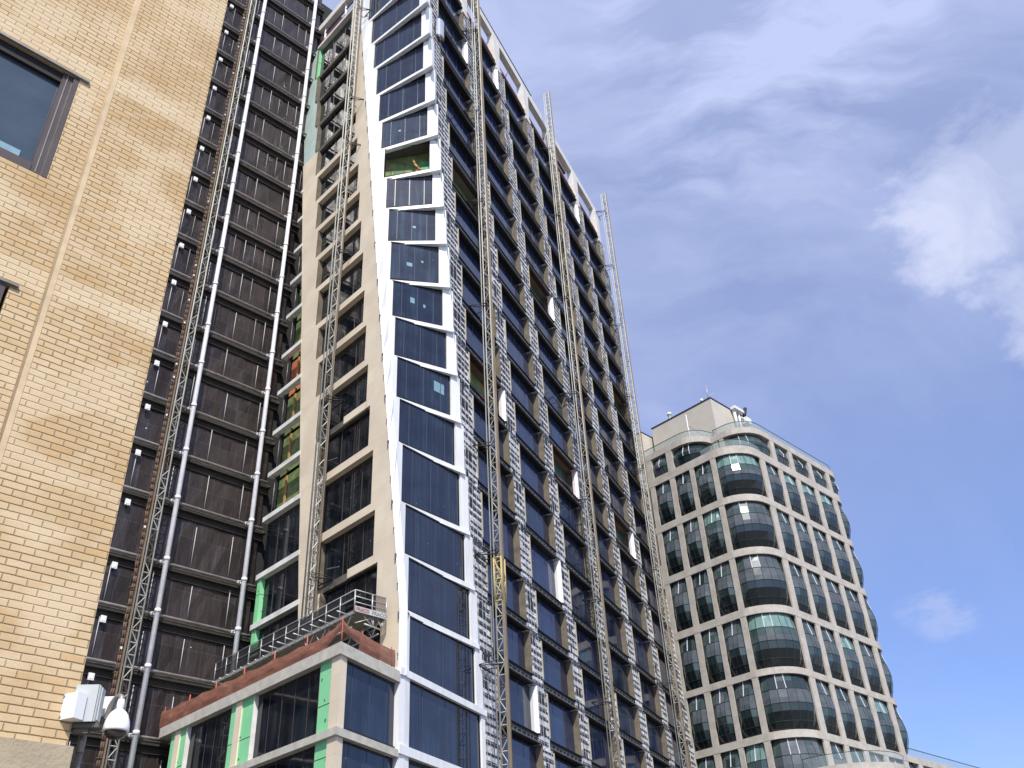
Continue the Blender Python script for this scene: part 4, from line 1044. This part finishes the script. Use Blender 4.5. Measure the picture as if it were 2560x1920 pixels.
mb.poly(FZ, [(u_-0.06,z_) for u_,z_ in ring], -0.11, -0.088); mb.build('back_plate', 'domewhite', dc, FZ)

# ------------------------------------------------------------------ far building with bulging lantern windows
fb_ = thing('lantern_window_building', 'distant grey brick building with rounded corner and bulging greenish bay windows', 'building', (32,104,0))
RC = 4.0
class Path:
    """plan outline from the left face round the corner to the right face; s in metres, s=0 at sharp corner side"""
    def __init__(s, ul_end, ur_end, rc=RC, rend=2.6, off=0.0, FL=FFL, FRR=FFR):
        s.pts = []
        def P(F, u): return F.p(u, 0, -off)
        cen = FFR.p(rc, 0, 0) + (FFL.p(rc,0,0)-FFL.p(0,0,0)); cen = FFR.O + FFR.t*rc + FFL.t*rc
        s.arc = rc*math.pi/2; s.ul = ul_end; s.ur = ur_end; s.rc = rc; s.cen = cen; s.rend = rend
    def at(s, q):
        """q<-arc/2 : left face; inside arc; >arc/2 right face. returns pos, normal"""
        h = s.arc/2
        if q < -h: u = s.rc + (-h-q); return FFL.p(u,0,0), FFL.n.copy()
        if q > h:
            u = s.rc + (q-h)
            if u <= s.ur: return FFR.p(u,0,0), FFR.n.copy()
            a = min((u-s.ur)/s.rend, math.pi/2)
            c = FFR.p(s.ur,0,-s.rend); nn = FFR.n*math.cos(a)+FFR.t*math.sin(a); return c+nn*s.rend, nn
        a = (q+h)/s.rc; nn = FFL.n*math.cos(a)+FFR.n*math.sin(a); return s.cen+nn*s.rc, nn
    def sl(s, u): return -s.arc/2-(u-s.rc)
    def sr(s, u): return s.arc/2+(u-s.rc)
PT = Path(14, 23.0)
def pp(q, z, w): 
    p, n = PT.at(q); r_ = p+n*w; return Vector((r_.x, r_.y, z))
def band(mb, q0, q1, z0, z1, w0, w1, step=0.7, m=0):
    n = max(1, int((q1-q0)/step)); pr = None
    for j in range(n+1):
        q = q0+(q1-q0)*j/n
        ring = [pp(q,z0,w0), pp(q,z0,w1), pp(q,z1,w1), pp(q,z1,w0)]
        if pr is not None:
            for a in range(4):
                b2 = (a+1)%4; mb.face([pr[a], ring[a], ring[b2], pr[b2]], m)
        else: mb.face(list(reversed(ring)), m)
        pr = ring
    mb.face(pr, m)
BZ = [(4.0,4.9),(10.9,11.75),(17.6,18.4),(24.3,25.05),(30.72,31.42),(37.35,38.2),(44.2,45.05),(50.9,51.75),(57.3,58.35)]
qL, qRend = PT.sl(22.0), PT.sr(23.0)+2.6*math.pi/2
for z0, z1 in BZ:
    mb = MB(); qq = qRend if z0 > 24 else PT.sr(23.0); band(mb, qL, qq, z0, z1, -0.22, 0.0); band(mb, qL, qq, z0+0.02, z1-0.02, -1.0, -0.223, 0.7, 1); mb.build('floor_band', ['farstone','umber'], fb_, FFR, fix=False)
LP = [(3.5,4.2),(6.75,7.35),(9.7,10.45),(12.9,13.6),(16.1,16.8),(19.3,20.0)]; RP = [(4.55,5.65),(8.6,9.5),(12.6,13.6),(16.95,17.95),(21.4,22.5)]
piers = [(PT.sl(b), PT.sl(a)) for a, b in LP]+[(PT.sr(a), PT.sr(b)) for a, b in RP]
piers.sort()
mbs = {}
for (a, b) in piers:
    mb = MB()
    for (z0, z1), (y0, y1) in zip(BZ[:-1], BZ[1:]):
        band(mb, a, b, z1-0.001, y0+0.001, -0.22, -0.025); band(mb, a+0.02, b-0.02, z1, y0, -1.0, -0.223, 0.7, 1)
        # rounded shoulder under the band
        band(mb, a-0.06, b+0.06, y0-0.16, y0+0.001, -0.21, -0.03)
    mb.build('pier', ['farstone','umber'], fb_, FFR, fix=False)
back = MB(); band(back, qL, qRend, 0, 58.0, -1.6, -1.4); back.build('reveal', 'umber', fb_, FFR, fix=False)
prof = [(0.0,-0.42),(0.15,-0.08),(0.32,0.20),(0.46,0.28),(0.56,0.24),(0.72,0.06),(0.87,-0.14),(1.0,-0.30)]
def lantern(q0, q1, z0, z1, nx, seed, corner=False, upper=False):
    rnd = random.Random(seed); mb = MB(); mm = MB()
    zs = z0+0.05; H = z1-z0-0.05
    pr = prof if not upper else [(0.0,-0.45),(0.45,0.05),(0.60,0.08),(1.0,-0.5)]
    G = []
    for (h, b) in pr:
        row = []
        for i in range(nx+1):
            f = i/nx; q = q0+0.05+(q1-q0-0.10)*f
            side = 1-abs(2*f-1)**4
            w = b - (0.16 if not corner else 0.26)*(1-side)
            if i in (0, nx): w = min(w, -0.24)
            else: w += rnd.uniform(-0.02,0.02)
            row.append(pp(q+rnd.uniform(-0.015,0.015), zs+H*h, w))
        G.append(row)
    nr = len(pr)-1
    cur = [rnd.random() < 0.35 for _ in range(nx)]; allc = rnd.random() < 0.3; blind = rnd.choice([0,0,1,2])
    for r_ in range(nr):
        for i in range(nx):
            edge = i in (0, nx-1)
            if upper: m = 1 if edge else [0,1,3][seed % 3]
            elif r_ <= 1: m = 0 if edge else 4
            elif r_ == 2: m = 1 if edge else 0
            elif r_ == 3: m = 3
            elif r_ == 4: m = 3 if not allc else 1
            elif r_ == 5: m = 2 if allc else ([1,3,0][blind] if not edge else 1)
            else: m = 2 if allc else (1 if edge or cur[i] else [3,3,0][blind])
            mb.face([G[r_][i],G[r_][i+1],G[r_+1][i+1],G[r_+1][i]], m)
    # side cheeks
    for i in (0, nx):
        for r_ in range(nr):
            q = q0+0.10 if i == 0 else q1-0.10
            a = G[r_][i]; b = G[r_+1][i]; a2 = pp(q, a.z, -0.9); b2 = pp(q, b.z, -0.9)
            mb.face([a, b, b2, a2], 1)
    o = mb.build('bay_window', ['g1','g2','g3','g4','g5'], fb_, FFR, fix=True)
    for r_ in range(nr+1):
        if r_ in (1,3,5) and not upper or upper and r_ in (1,) or r_ in (0, nr):
            mm.path(G[r_], 0.045, 4, 0)
    for i in range(nx+1):
        br = (i == nx//2 or (corner and i in (2,))) 
        mm.path([G[r_][i] for r_ in range(0, nr+1)], 0.03, 4, 0)
        if br: mm.path([G[r_][i]+PT.at(q0)[1]*0.03 for r_ in range(nr-2 if not upper else 1, nr+1)], 0.045, 4, 1)
    mm.build('glazing_bars', ['mull','mullight'], o, FFR, fix=False)
s_ = 100
for lv in range(2, len(BZ)-1):
    z1_, y0_ = BZ[lv][1], BZ[lv+1][0]
    for (a, b), (c, d) in zip(piers[:-1], piers[1:]):
        if b < PT.sl(17.5): continue
        isc = (b < 0 < c)
        lantern(b, c, z1_, y0_, 7 if isc else 4, s_, isc); s_ += 1
    lantern(piers[-1][1], qRend, z1_, y0_, 5, s_); s_ += 1
# top storey: stepped outline with its own rounded bay
class Poly:
    def __init__(s, pts): 
        s.p = pts; s.l = [0]
        for a, b in zip(pts[:-1], pts[1:]): s.l.append(s.l[-1]+(b-a).length)
    def at(s, q):
        q = max(0, min(s.l[-1]-1e-6, q))
        for i in range(len(s.l)-1):
            if q <= s.l[i+1]:
                a, b = s.p[i], s.p[i+1]; t = (b-a).normalized(); f = (q-s.l[i]); n1 = Vector((t.y,-t.x,0)); return a+t*f, n1
def arcp(c, r, d0, d1, n=8): return [c+(d0*math.cos(a)+d1*math.sin(a))*r for a in [j*math.pi/2/n for j in range(n+1)]]
SB = 2.8
O_ = FFR.O
cenA = O_+FFL.t*(5.2+3.2)-FFL.n*3.2                 # bay on the left part
pts = [FFL.p(22,0,0)] + [FFL.p(12,0,0)] + arcp(cenA, 3.2, FFL.n, FFR.n)
cenB = O_+FFR.t*(SB+3.6)+FFL.t*3.6
notch = FFL.p(5.2,0,-SB)
pts += [notch] + arcp(cenB, 3.6, FFL.n, FFR.n)
endc = FFR.p(23.0,0,-2.6)
pts += [FFR.p(12,0,0)] + arcp(endc, 2.6, FFR.n, FFR.t)
TP = Poly(pts)
PTold = PT; 
class TW:
    def at(s, q): 
        return TP.at(q)
PT = TW()
Ltot = TP.l[-1]
mb = MB()
def band_poly(mb, z0, z1, w0, w1, m=0, pts=pts):
    # offset rings using vertex normals
    N = []
    for i in range(len(pts)):
        ns = []
        if i > 0: t = (pts[i]-pts[i-1]).normalized(); ns.append(Vector((t.y,-t.x,0)))
        if i < len(pts)-1: t = (pts[i+1]-pts[i]).normalized(); ns.append(Vector((t.y,-t.x,0)))
        n1 = sum(ns, Vector((0,0,0))).normalized(); N.append(n1/max(0.5, n1.dot(ns[0])))
    pr = None
    for p, n1 in zip(pts, N):
        ring = [p+n1*w0+Vector((0,0,z0)), p+n1*w1+Vector((0,0,z0)), p+n1*w1+Vector((0,0,z1)), p+n1*w0+Vector((0,0,z1))]
        if pr is not None:
            for a in range(4): b2 = (a+1)%4; mb.face([pr[a],ring[a],ring[b2],pr[b2]], m)
        pr = ring
sgn = 1 if TP.at(1.0)[1].dot(FFL.n) > 0 else -1
if sgn < 0: raise RuntimeError('normal')
band_poly(mb, 61.15, 61.98, -0.9, 0.0); mb.build('roof_band', 'farstone', fb_, FFR)
mb = MB(); band_poly(mb, 57.5, 61.2, -1.2, -1.0); mb.build('reveal', 'umber', fb_, FFR)
mb = MB(); band_poly(mb, 61.98, 62.95, -0.30, -0.27); mb.build('roof_balustrade', 'railglass', fb_, FFR)
mb = MB(); band_poly(mb, 62.95, 63.0, -0.32, -0.25); mb.build('balustrade_rail', 'mull', fb_, FFR)
# top storey piers and windows
idx = 2
def qof(i): return TP.l[i]
iA0, iA1 = 1, 1+9           # indices: pts[1]=FFL 12 ; arc A 2..10 ; notch 11 ; arc B 12..20 ; 21 right 12 ; end arc 22..30
qa = [0]
top_piers = []
def addp(q, w=0.9): top_piers.append((q-w/2, q+w/2))
Q = TP.l
addp(22-16.4); addp(22-13.3); addp(22-10.0)
addp(Q[11]+0.1, 0.3); addp(Q[11]-0.5, 0.3)
qB = Q[20]          # end of arc B on the right face (u = SB+3.6)
for u in (8.05+0.35, 12.84-0.3, 17.2, 21.7): addp(qB + (u-(SB+3.6)), 0.95)
addp(Q[12]-0.2, 0.6)
for a, b in top_piers:
    mb = MB(); band(mb, a, b, 58.2, 61.2, -0.9, -0.02); mb.build('pier', 'farstone', fb_, FFR, fix=False)
top_piers.sort()
for (a, b), (c, d) in zip(top_piers[:-1], top_piers[1:]):
    if c-b > 1.0: lantern(b, c, 58.1, 61.15, 7 if c-b > 5 else 4, s_, c-b > 5, True); s_ += 1
lantern(top_piers[-1][1], Ltot-0.2, 58.1, 61.15, 5, s_, False, True)
PT = PTold
# terrace balustrade round the set-back corner
mb = MB(); band(mb, PT.sl(5.5), PT.sr(6.5), 58.35, 59.35, -0.35, -0.32); mb.build('terrace_balustrade', 'railglass', fb_, FFR, fix=False)
mb = MB(); band(mb, PT.sl(5.5), PT.sr(6.5), 59.35, 59.40, -0.37, -0.30); mb.build('balustrade_rail', 'mull', fb_, FFR, fix=False)
# roof slabs and core
mb = MB()
mb.solid([FFL.p(20,0,-3), FFR.p(5,0,-3), FFR.p(22.5,0,-3), FFR.p(22.5,0,-18), FFL.p(20,0,-18)], [FFL.p(20,58,-3), FFR.p(5,58,-3), FFR.p(22.5,58,-3), FFR.p(22.5,58,-18), FFL.p(20,58,-18)])
mb.solid([FFL.p(20,57.9,-1.5)+Vector((0,0,0)), FFL.p(8,57.9,-1.5), FFL.p(8,57.9,-4.4), FFL.p(2.5,57.9,-4.4), FFR.p(7.0,57.9,-1.5), FFR.p(22.2,57.9,-1.5), FFR.p(22.2,57.9,-17.9), FFL.p(20,57.9,-17.9)],
         [FFL.p(20,61.7,-1.5), FFL.p(8,61.7,-1.5), FFL.p(8,61.7,-4.4), FFL.p(2.5,61.7,-4.4), FFR.p(7.0,61.7,-1.5), FFR.p(22.2,61.7,-1.5), FFR.p(22.2,61.7,-17.9), FFL.p(20,61.7,-17.9)])
mb.build('interior_core', 'umber', fb_, FFR)
# penthouse blocks
def ray_at(x, y, F, w):
    """where a sight line meets the plane of F moved out by w"""
    f, p_, r_ = 2333.4, 0.603068, -0.0555427
    fw = Vector((0, math.cos(p_), math.sin(p_))); rt = Vector((1,0,0)); up = rt.cross(fw)
    Rv = rt*math.cos(r_)+up*math.sin(r_); Uv = -rt*math.sin(r_)+up*math.cos(r_)
    d = fw*f+Rv*(x-1280)-Uv*(y-960); C = Vector((0,0,1.6)); n = F.n; O = F.O+n*w
    t = ((O-C).dot(n))/d.dot(n); return C+d*t
pc = ray_at(1580+1080/5.53, 940+305/5.53, FFL, -7.0)      # top corner of the main block
u_c = (pc-FFL.O).dot(FFL.t); zt_ = pc.z
e1 = ray_at(1580+268/5.53, 940+715/5.53, FFL, -7.0); uL_ = (e1-FFL.O).dot(FFL.t)
FQ = Fr((pc.x, pc.y), AZ_R, 1)
e2 = ray_at(1580+1550/5.53, 940+560/5.53, FQ, 0); uR_ = (e2-FQ.O).dot(FQ.t)
FQL = Fr((pc.x, pc.y), AZ_B, -1)
mb = MB(); mb.solid([FQ.p(0,60,0), FQ.p(uR_,60,0), FQ.p(uR_,60,-(uL_-u_c)), FQ.p(0,60,-(uL_-u_c))], [FQ.p(0,zt_,0), FQ.p(uR_,zt_,0), FQ.p(uR_,zt_,-(uL_-u_c)), FQ.p(0,zt_,-(uL_-u_c))])
mb.build('penthouse_block', 'penthouse', fb_, FQ)
mb = MB()
mb.box(FQ, -0.08, uR_, zt_, zt_+0.14, -(uL_-u_c)-0.05, 0.08); mb.build('coping', 'rail', fb_, FQ)
e3 = ray_at(1580+125/5.53, 940+780/5.53, FFL, -5.0)
FQ2 = Fr((e3.x, e3.y), AZ_R, 1)
mb = MB(); mb.solid([FQ2.p(0,60,0),FQ2.p(9,60,0),FQ2.p(9,60,-8),FQ2.p(0,60,-8)],[FQ2.p(0,e3.z,0),FQ2.p(9,e3.z,0),FQ2.p(9,e3.z,-8),FQ2.p(0,e3.z,-8)])
mb.build('penthouse_block', 'penthouse', fb_, FQ2)
mb = MB(); mb.box(FQ2, -0.05, 9, e3.z, e3.z+0.12, -8, 0.06); mb.build('coping', 'rail', fb_, FQ2)
# rooftop bits
an = thing('roof_antenna', 'thin whip antenna with small instruments on the penthouse corner', 'antenna', FQ.p(-0.0+0.4, zt_+0.14, -0.5))
mb = MB(); mb.tube(FQ.p(0.4,zt_+0.14,-0.5), FQ.p(0.4,zt_+2.6,-0.5), 0.05, 6); mb.build('rod', 'alu', an, FQ)
mb = MB(); mb.tube(FQ.p(0.4,zt_+1.9,-0.5), FQ.p(0.4,zt_+3.1,-0.5), 0.025, 6); mb.build('tip', 'galvtan', an, FQ)
mb = MB(); mb.tube(FQ.p(0.4,zt_+0.7,-1.6), FQ.p(0.4,zt_+0.7,0.4), 0.035, 6); mb.lathe(FQ.p(0.4,zt_+0.35,-1.6), [(0.0,0.5),(0.18,0.45),(0.22,0.25),(0.18,0.05),(0.0,0.0)], 12); mb.build('instrument', 'whiteplast', an, FQ)
vt = thing('roof_vent', 'small white cylinder vent at the left end of the penthouse roof', 'vent', FQ.p(0.5, zt_+0.14, -(uL_-u_c)+3.0))
mb = MB(); c_ = FQ.p(0.5, zt_+0.14, -(uL_-u_c)+3.0); mb.lathe(c_, [(0.22,0),(0.22,0.9),(0.32,0.95),(0.32,1.25),(0.0,1.35)], 14); mb.build('cowl', 'whiteplast', vt, FQ)
wm = thing('window_cleaning_rig', 'white roof rig with a dark cylinder tilted against the sky', 'roof rig', FQ.p(uR_-1.2, zt_-2, 0.5))
mb = MB()
mb.tube(FQ.p(uR_-3.0,zt_-3.4,0.4), FQ.p(uR_-3.2,zt_+0.3,0.4), 0.22, 8); mb.tube(FQ.p(uR_-2.0,zt_-3.6,0.4), FQ.p(uR_-2.2,zt_-0.2,0.4), 0.16, 8)
mb.box(FQ, uR_-3.6, uR_-1.4, zt_-0.15, zt_+0.25, 0.2, 0.9); mb.box(FQ, uR_-1.3, uR_-0.1, zt_-1.6, zt_-0.7, 0.2, 1.0); mb.tube(FQ.p(uR_-1.9,zt_-0.9,0.6), FQ.p(uR_-0.2,zt_-1.2,0.6), 0.12, 8)
mb.build('frame', 'whiteplast', wm, FQ)
mb = MB(); mb.tube(FQ.p(uR_-1.15,zt_-0.6,0.6), FQ.p(uR_-0.35,zt_+1.15,0.6), 0.26, 10); mb.build('barrel', 'rail', wm, FQ)
ma = thing('roof_mast', 'thin white pole with a stay in front of the penthouse wall', 'pole', FFL.p(8.2,61.9,-2.5))
q1_ = FFL.p(8.0,61.7,-2.5)
mb = MB(); mb.tube(q1_, q1_+Vector((0,0,5.0)), 0.10, 8, r2=0.05); mb.build('rod', 'whiteplast', ma, FFL)
mb = MB(); mb.tube(q1_+Vector((0,0,3.3)), FFL.p(5.6,62.0,-2.5), 0.03, 4); mb.build('stay', 'rail', ma, FFL)
# lower right wing ------------------------------------------------
lw = thing('terrace_wing', 'low wing of the grey brick building with a glass balustrade along its roof', 'building', FFR.p(34,0,-5))
mb = MB(); mb.box(FFR, 23.0, 52, 24.3, 25.05, -12, -0.02); mb.build('roof_band', 'farstone', lw, FFR)
mb = MB(); mb.box(FFR, 23.0, 52, 17.6, 18.4, -1.0, -0.02)
for j in range(8): mb.box(FFR, 25.0+j*4.2, 26.0+j*4.2, 0, 24.3, -0.9, -0.03)
mb.build('pier', 'farstone', lw, FFR)
mb = MB(); mb.box(FFR, 23.0, 52, 0, 24.2, -11.8, -0.85); mb.build('glazing', 'g2', lw, FFR)
mb = MB(); mb.box(FFR, 24.6, 52, 25.05, 26.1, -0.6, -0.56); mb.build('balustrade', 'railglass', lw, FFR)
mb = MB(); mb.box(FFR, 24.6, 52, 26.1, 26.16, -0.62, -0.54); mb.build('balustrade_rail', 'mull', lw, FFR)
# nearer rounded terrace at the foot of the picture
c2 = ray_at(2190, 1935, FFR, 3.4)
rt_ = thing('rounded_terrace', 'rounded pale roof terrace with glass rail in front of the grey brick building', 'terrace', (c2.x, c2.y, c2.z-4))
mb = MB(); zz = ray_at(2190, 1925, FFR, 3.4).z
cc = Vector((c2.x,c2.y,0)) - FFR.n*3.4 - FFL.n*0
base = cc
prev = None
for z0, z1, r0 in ((0, zz-0.8, 5.6), (zz-0.8, zz, 6.2)):
    ring = [base + Vector((math.cos(t)*r0*1.0, math.sin(t)*r0, 0)) for t in [j*2*math.pi/48 for j in range(48)]]
    mb.solid([p+Vector((0,0,z0)) for p in ring], [p+Vector((0,0,z1)) for p in ring], 0)
mb.build('roof', 'farstone', rt_, FFR)
mb = MB(); r0 = 6.0
ring = [base + Vector((math.cos(t)*r0, math.sin(t)*r0, 0)) for t in [j*2*math.pi/48 for j in range(49)]]
for a, b in zip(ring[:-1], ring[1:]): mb.face([a+Vector((0,0,zz)), b+Vector((0,0,zz)), b+Vector((0,0,zz+1.05)), a+Vector((0,0,zz+1.05))])
mb.build('balustrade', 'railglass', rt_, FFR, fix=False)
mb = MB(); mb.path([p+Vector((0,0,zz+1.07)) for p in ring], 0.03, 5); mb.build('balustrade_rail', 'mull', rt_, FFR, fix=False)

# ------------------------------------------------------------------ ground
def sheet(name, pts, z, m):
    mb = MB(); mb.face([(x,y,z) for x,y in pts]); return struct(mb.build(name, m))
sheet('ground', [(-3000,-3000),(3000,-3000),(3000,3000),(-3000,3000)], 0.0, 'ground')
t_, n_ = FBR.t, FBR.n
def st(a, b): q = FBR.O+t_*a+n_*b; return (q.x, q.y)
sheet('road', [st(-200,4.2),st(400,4.2),st(400,14.5),st(-200,14.5)], 0.004, 'asphalt')
mb = MB()
for (b0, b1) in ((-0.5,4.0),(14.7,19)):
    a_, b_ = FBR.p(-200,0,b0), FBR.p(400,0,b1)
    mb.box(FBR, -200, 400, 0.0, 0.14, b0, b1)
struct(mb.build('pavement', 'pave', None, FBR))
mb = MB(); mb.box(FBR, -200, 400, 0.0, 0.145, 4.0, 4.18); mb.box(FBR, -200, 400, 0.0, 0.145, 14.52, 14.7); struct(mb.build('kerb', 'kerbm', None, FBR))
mb = MB()
for j in range(60):
    a = -180+j*9.0; mb.box(FBR, a, a+3.0, 0.0045, 0.008, 9.3, 9.42)
struct(mb.build('road_marking', 'paint', None, FBR))

# ------------------------------------------------------------------ sky and sun
SUN_AZ, SUN_EL = R(171), R(49)
w = bpy.data.worlds.new('World'); scn.world = w; w.use_nodes = True
nt = w.node_tree; bg = nt.nodes['Background']
sky = nt.nodes.new('ShaderNodeTexSky'); sky.sky_type = 'NISHITA'; sky.sun_disc = False
sky.sun_elevation = SUN_EL; sky.sun_rotation = SUN_AZ; sky.air_density = 1.0; sky.dust_density = 1.2; sky.ozone_density = 1.6; sky.altitude = 10
tc = nt.nodes.new('ShaderNodeTexCoord'); g = tc.outputs['Generated']
sz0 = nt.nodes.new('ShaderNodeSeparateXYZ'); nt.links.new(g, sz0.inputs[0])
tintc = ramp(nt, sz0.outputs['Z'], [(0.25,(0.74,0.79,0.93)),(0.58,(1.0,0.96,1.0))])
base = mixrgb(nt, mixrgb(nt, sky.outputs[0], tintc, 1.0, 'MULTIPLY'), (1.38,1.42,1.66), 1.0, 'MULTIPLY')
# thin cirrus: stretched, warped noise gathered in a few soft areas of the sky
wv = nt.nodes.new('ShaderNodeTexNoise'); wv.inputs['Scale'].default_value = 2.2; wv.inputs['Detail'].default_value = 4; nt.links.new(g, wv.inputs['Vector'])
sc_ = nt.nodes.new('ShaderNodeVectorMath'); sc_.operation = 'SCALE'; sc_.inputs['Scale'].default_value = 0.35; nt.links.new(wv.outputs['Color'], sc_.inputs[0])
ad = nt.nodes.new('ShaderNodeVectorMath'); ad.operation = 'ADD'; nt.links.new(g, ad.inputs[0]); nt.links.new(sc_.outputs[0], ad.inputs[1])
wisps = noisen(nt, mapn(nt, ad.outputs[0], (1.2,5.5,2.6), rot=(0.3,0.5,0.55)), 1.7, 9, 0.60)
wisps = ramp(nt, wisps, [(0.42,(0,0,0)),(0.72,(1,1,1))])
soft = ramp(nt, noisen(nt, mapn(nt, ad.outputs[0], (1,1.4,1.2), (0.4,0,0)), 2.4, 5, 0.55), [(0.38,(0,0,0)),(0.70,(1,1,1))])
def blob(d, inner, outer):
    dp = nt.nodes.new('ShaderNodeVectorMath'); dp.operation = 'DOT_PRODUCT'; nt.links.new(g, dp.inputs[0]); dp.inputs[1].default_value = Vector(d).normalized()
    mr = nt.nodes.new('ShaderNodeMapRange'); mr.interpolation_type = 'SMOOTHSTEP'
    mr.inputs['From Min'].default_value = math.cos(R(outer)); mr.inputs['From Max'].default_value = math.cos(R(inner))
    nt.links.new(dp.outputs['Value'], mr.inputs['Value']); return mr.outputs[0]
haze = math_n(nt, 'MULTIPLY', soft, 0.30)
w1 = math_n(nt, 'MULTIPLY', wisps, 0.70)
def wblob(d, inner, outer):
    nw = nt.nodes.new('ShaderNodeTexNoise'); nw.inputs['Scale'].default_value = 5.0; nw.inputs['Detail'].default_value = 8; nw.inputs['Roughness'].default_value = 0.6
    nt.links.new(mapn(nt, g, (1.0,1.0,1.9), rot=(0.2,0.3,0.4)), nw.inputs['Vector'])
    a1 = nt.nodes.new('ShaderNodeVectorMath'); a1.operation = 'SUBTRACT'; nt.links.new(nw.outputs['Color'], a1.inputs[0]); a1.inputs[1].default_value = (0.5,0.5,0.5)
    a2 = nt.nodes.new('ShaderNodeVectorMath'); a2.operation = 'SCALE'; a2.inputs['Scale'].default_value = 0.42 if outer > 5 else 0.14; nt.links.new(a1.outputs[0], a2.inputs[0])
    a3 = nt.nodes.new('ShaderNodeVectorMath'); a3.operation = 'ADD'; nt.links.new(g, a3.inputs[0]); nt.links.new(a2.outputs[0], a3.inputs[1])
    a4 = nt.nodes.new('ShaderNodeVectorMath'); a4.operation = 'NORMALIZE'; nt.links.new(a3.outputs[0], a4.inputs[0])
    dp = nt.nodes.new('ShaderNodeVectorMath'); dp.operation = 'DOT_PRODUCT'; nt.links.new(a4.outputs[0], dp.inputs[0]); dp.inputs[1].default_value = Vector(d).normalized()
    mr = nt.nodes.new('ShaderNodeMapRange'); mr.interpolation_type = 'SMOOTHSTEP'
    mr.inputs['From Min'].default_value = math.cos(R(outer)); mr.inputs['From Max'].default_value = math.cos(R(inner))
    nt.links.new(dp.outputs['Value'], mr.inputs['Value']); return mr.outputs[0]
b1_ = math_n(nt, 'MULTIPLY', wblob((0.480,0.632,0.612), 0.0, 6.2), math_n(nt,'ADD', math_n(nt,'MULTIPLY', wisps, 0.55), 0.32))
b2_ = math_n(nt, 'MULTIPLY', blob((0.27,0.56,0.79), 1, 12), math_n(nt,'MULTIPLY', wisps, 1.0))
b4_ = math_n(nt, 'MULTIPLY', blob((0.185,0.675,0.715), 0.2, 3.2), math_n(nt,'MULTIPLY', wisps, 0.55))
clear = math_n(nt, 'SUBTRACT', 1.0, math_n(nt, 'MULTIPLY', blob((0.42,0.84,0.36), 5, 16), 0.75))
tot = math_n(nt,'MULTIPLY', math_n(nt,'ADD', math_n(nt,'ADD', haze, w1), math_n(nt,'ADD', b2_, b4_)), clear)
b5_ = math_n(nt,'MULTIPLY', math_n(nt,'ADD', wblob((0.395,0.86,0.315), 0.1, 2.6), wblob((0.305,0.90,0.335), 0.1, 1.6)), math_n(nt,'MULTIPLY', ramp(nt, noisen(nt, mapn(nt, g, (8,3,16), rot=(0.3,0.2,0.5)), 3.0, 6, 0.6), [(0.45,(0,0,0)),(0.62,(1,1,1))]), 0.6))
tot = math_n(nt,'ADD', math_n(nt,'ADD', tot, b1_), b5_, True)
sz = nt.nodes.new('ShaderNodeSeparateXYZ'); nt.links.new(g, sz.inputs[0])
hi = math_n(nt,'MULTIPLY', math_n(nt,'MAXIMUM', sz.outputs['Z'], 0.0), 0.42)
tot = math_n(nt,'ADD', math_n(nt,'MULTIPLY', tot, 0.62), math_n(nt,'MULTIPLY', math_n(nt,'SUBTRACT', hi, 0.085, True), 1.95), True)
skyc = mixrgb(nt, base, (4.35,4.95,7.3), math_n(nt,'MINIMUM', tot, 1.0))
skyc = mixrgb(nt, skyc, (6.4,6.6,7.8), math_n(nt,'MULTIPLY', b1_, 0.75, True))
nt.links.new(skyc, bg.inputs['Color']); bg.inputs['Strength'].default_value = 0.13
sd = bpy.data.lights.new('sun', 'SUN'); sd.energy = 5.0; sd.angle = R(0.53); sd.color = (1.0,0.955,0.88)
so = bpy.data.objects.new('sun', sd); COL.objects.link(so)
sv = Vector((math.sin(SUN_AZ)*math.cos(SUN_EL), math.cos(SUN_AZ)*math.cos(SUN_EL), math.sin(SUN_EL)))
so.rotation_euler = sv.to_track_quat('Z', 'Y').to_euler(); so.location = sv*150

# ------------------------------------------------------------------ camera
cd = bpy.data.cameras.new('camera'); cam = bpy.data.objects.new('camera', cd); COL.objects.link(cam)
cd.sensor_width = 36.0; cd.lens = 2333.4/2560*36; cd.clip_start = 0.1; cd.clip_end = 8000
p_, r_ = 0.603068, -0.0555427
fw = Vector((0, math.cos(p_), math.sin(p_))); rt = Vector((1,0,0)); up = rt.cross(fw)
Rv = rt*math.cos(r_)+up*math.sin(r_); Uv = -rt*math.sin(r_)+up*math.cos(r_)
mm = Matrix((Rv, Uv, -fw)).transposed().to_4x4(); mm.translation = Vector((0,0,1.6)); cam.matrix_world = mm
scn.camera = cam
scn.view_settings.view_transform = 'Standard'; scn.view_settings.look = 'None'; scn.view_settings.exposure = 0; scn.view_settings.gamma = 1
scn.cycles.max_bounces = 6; scn.cycles.transparent_max_bounces = 12
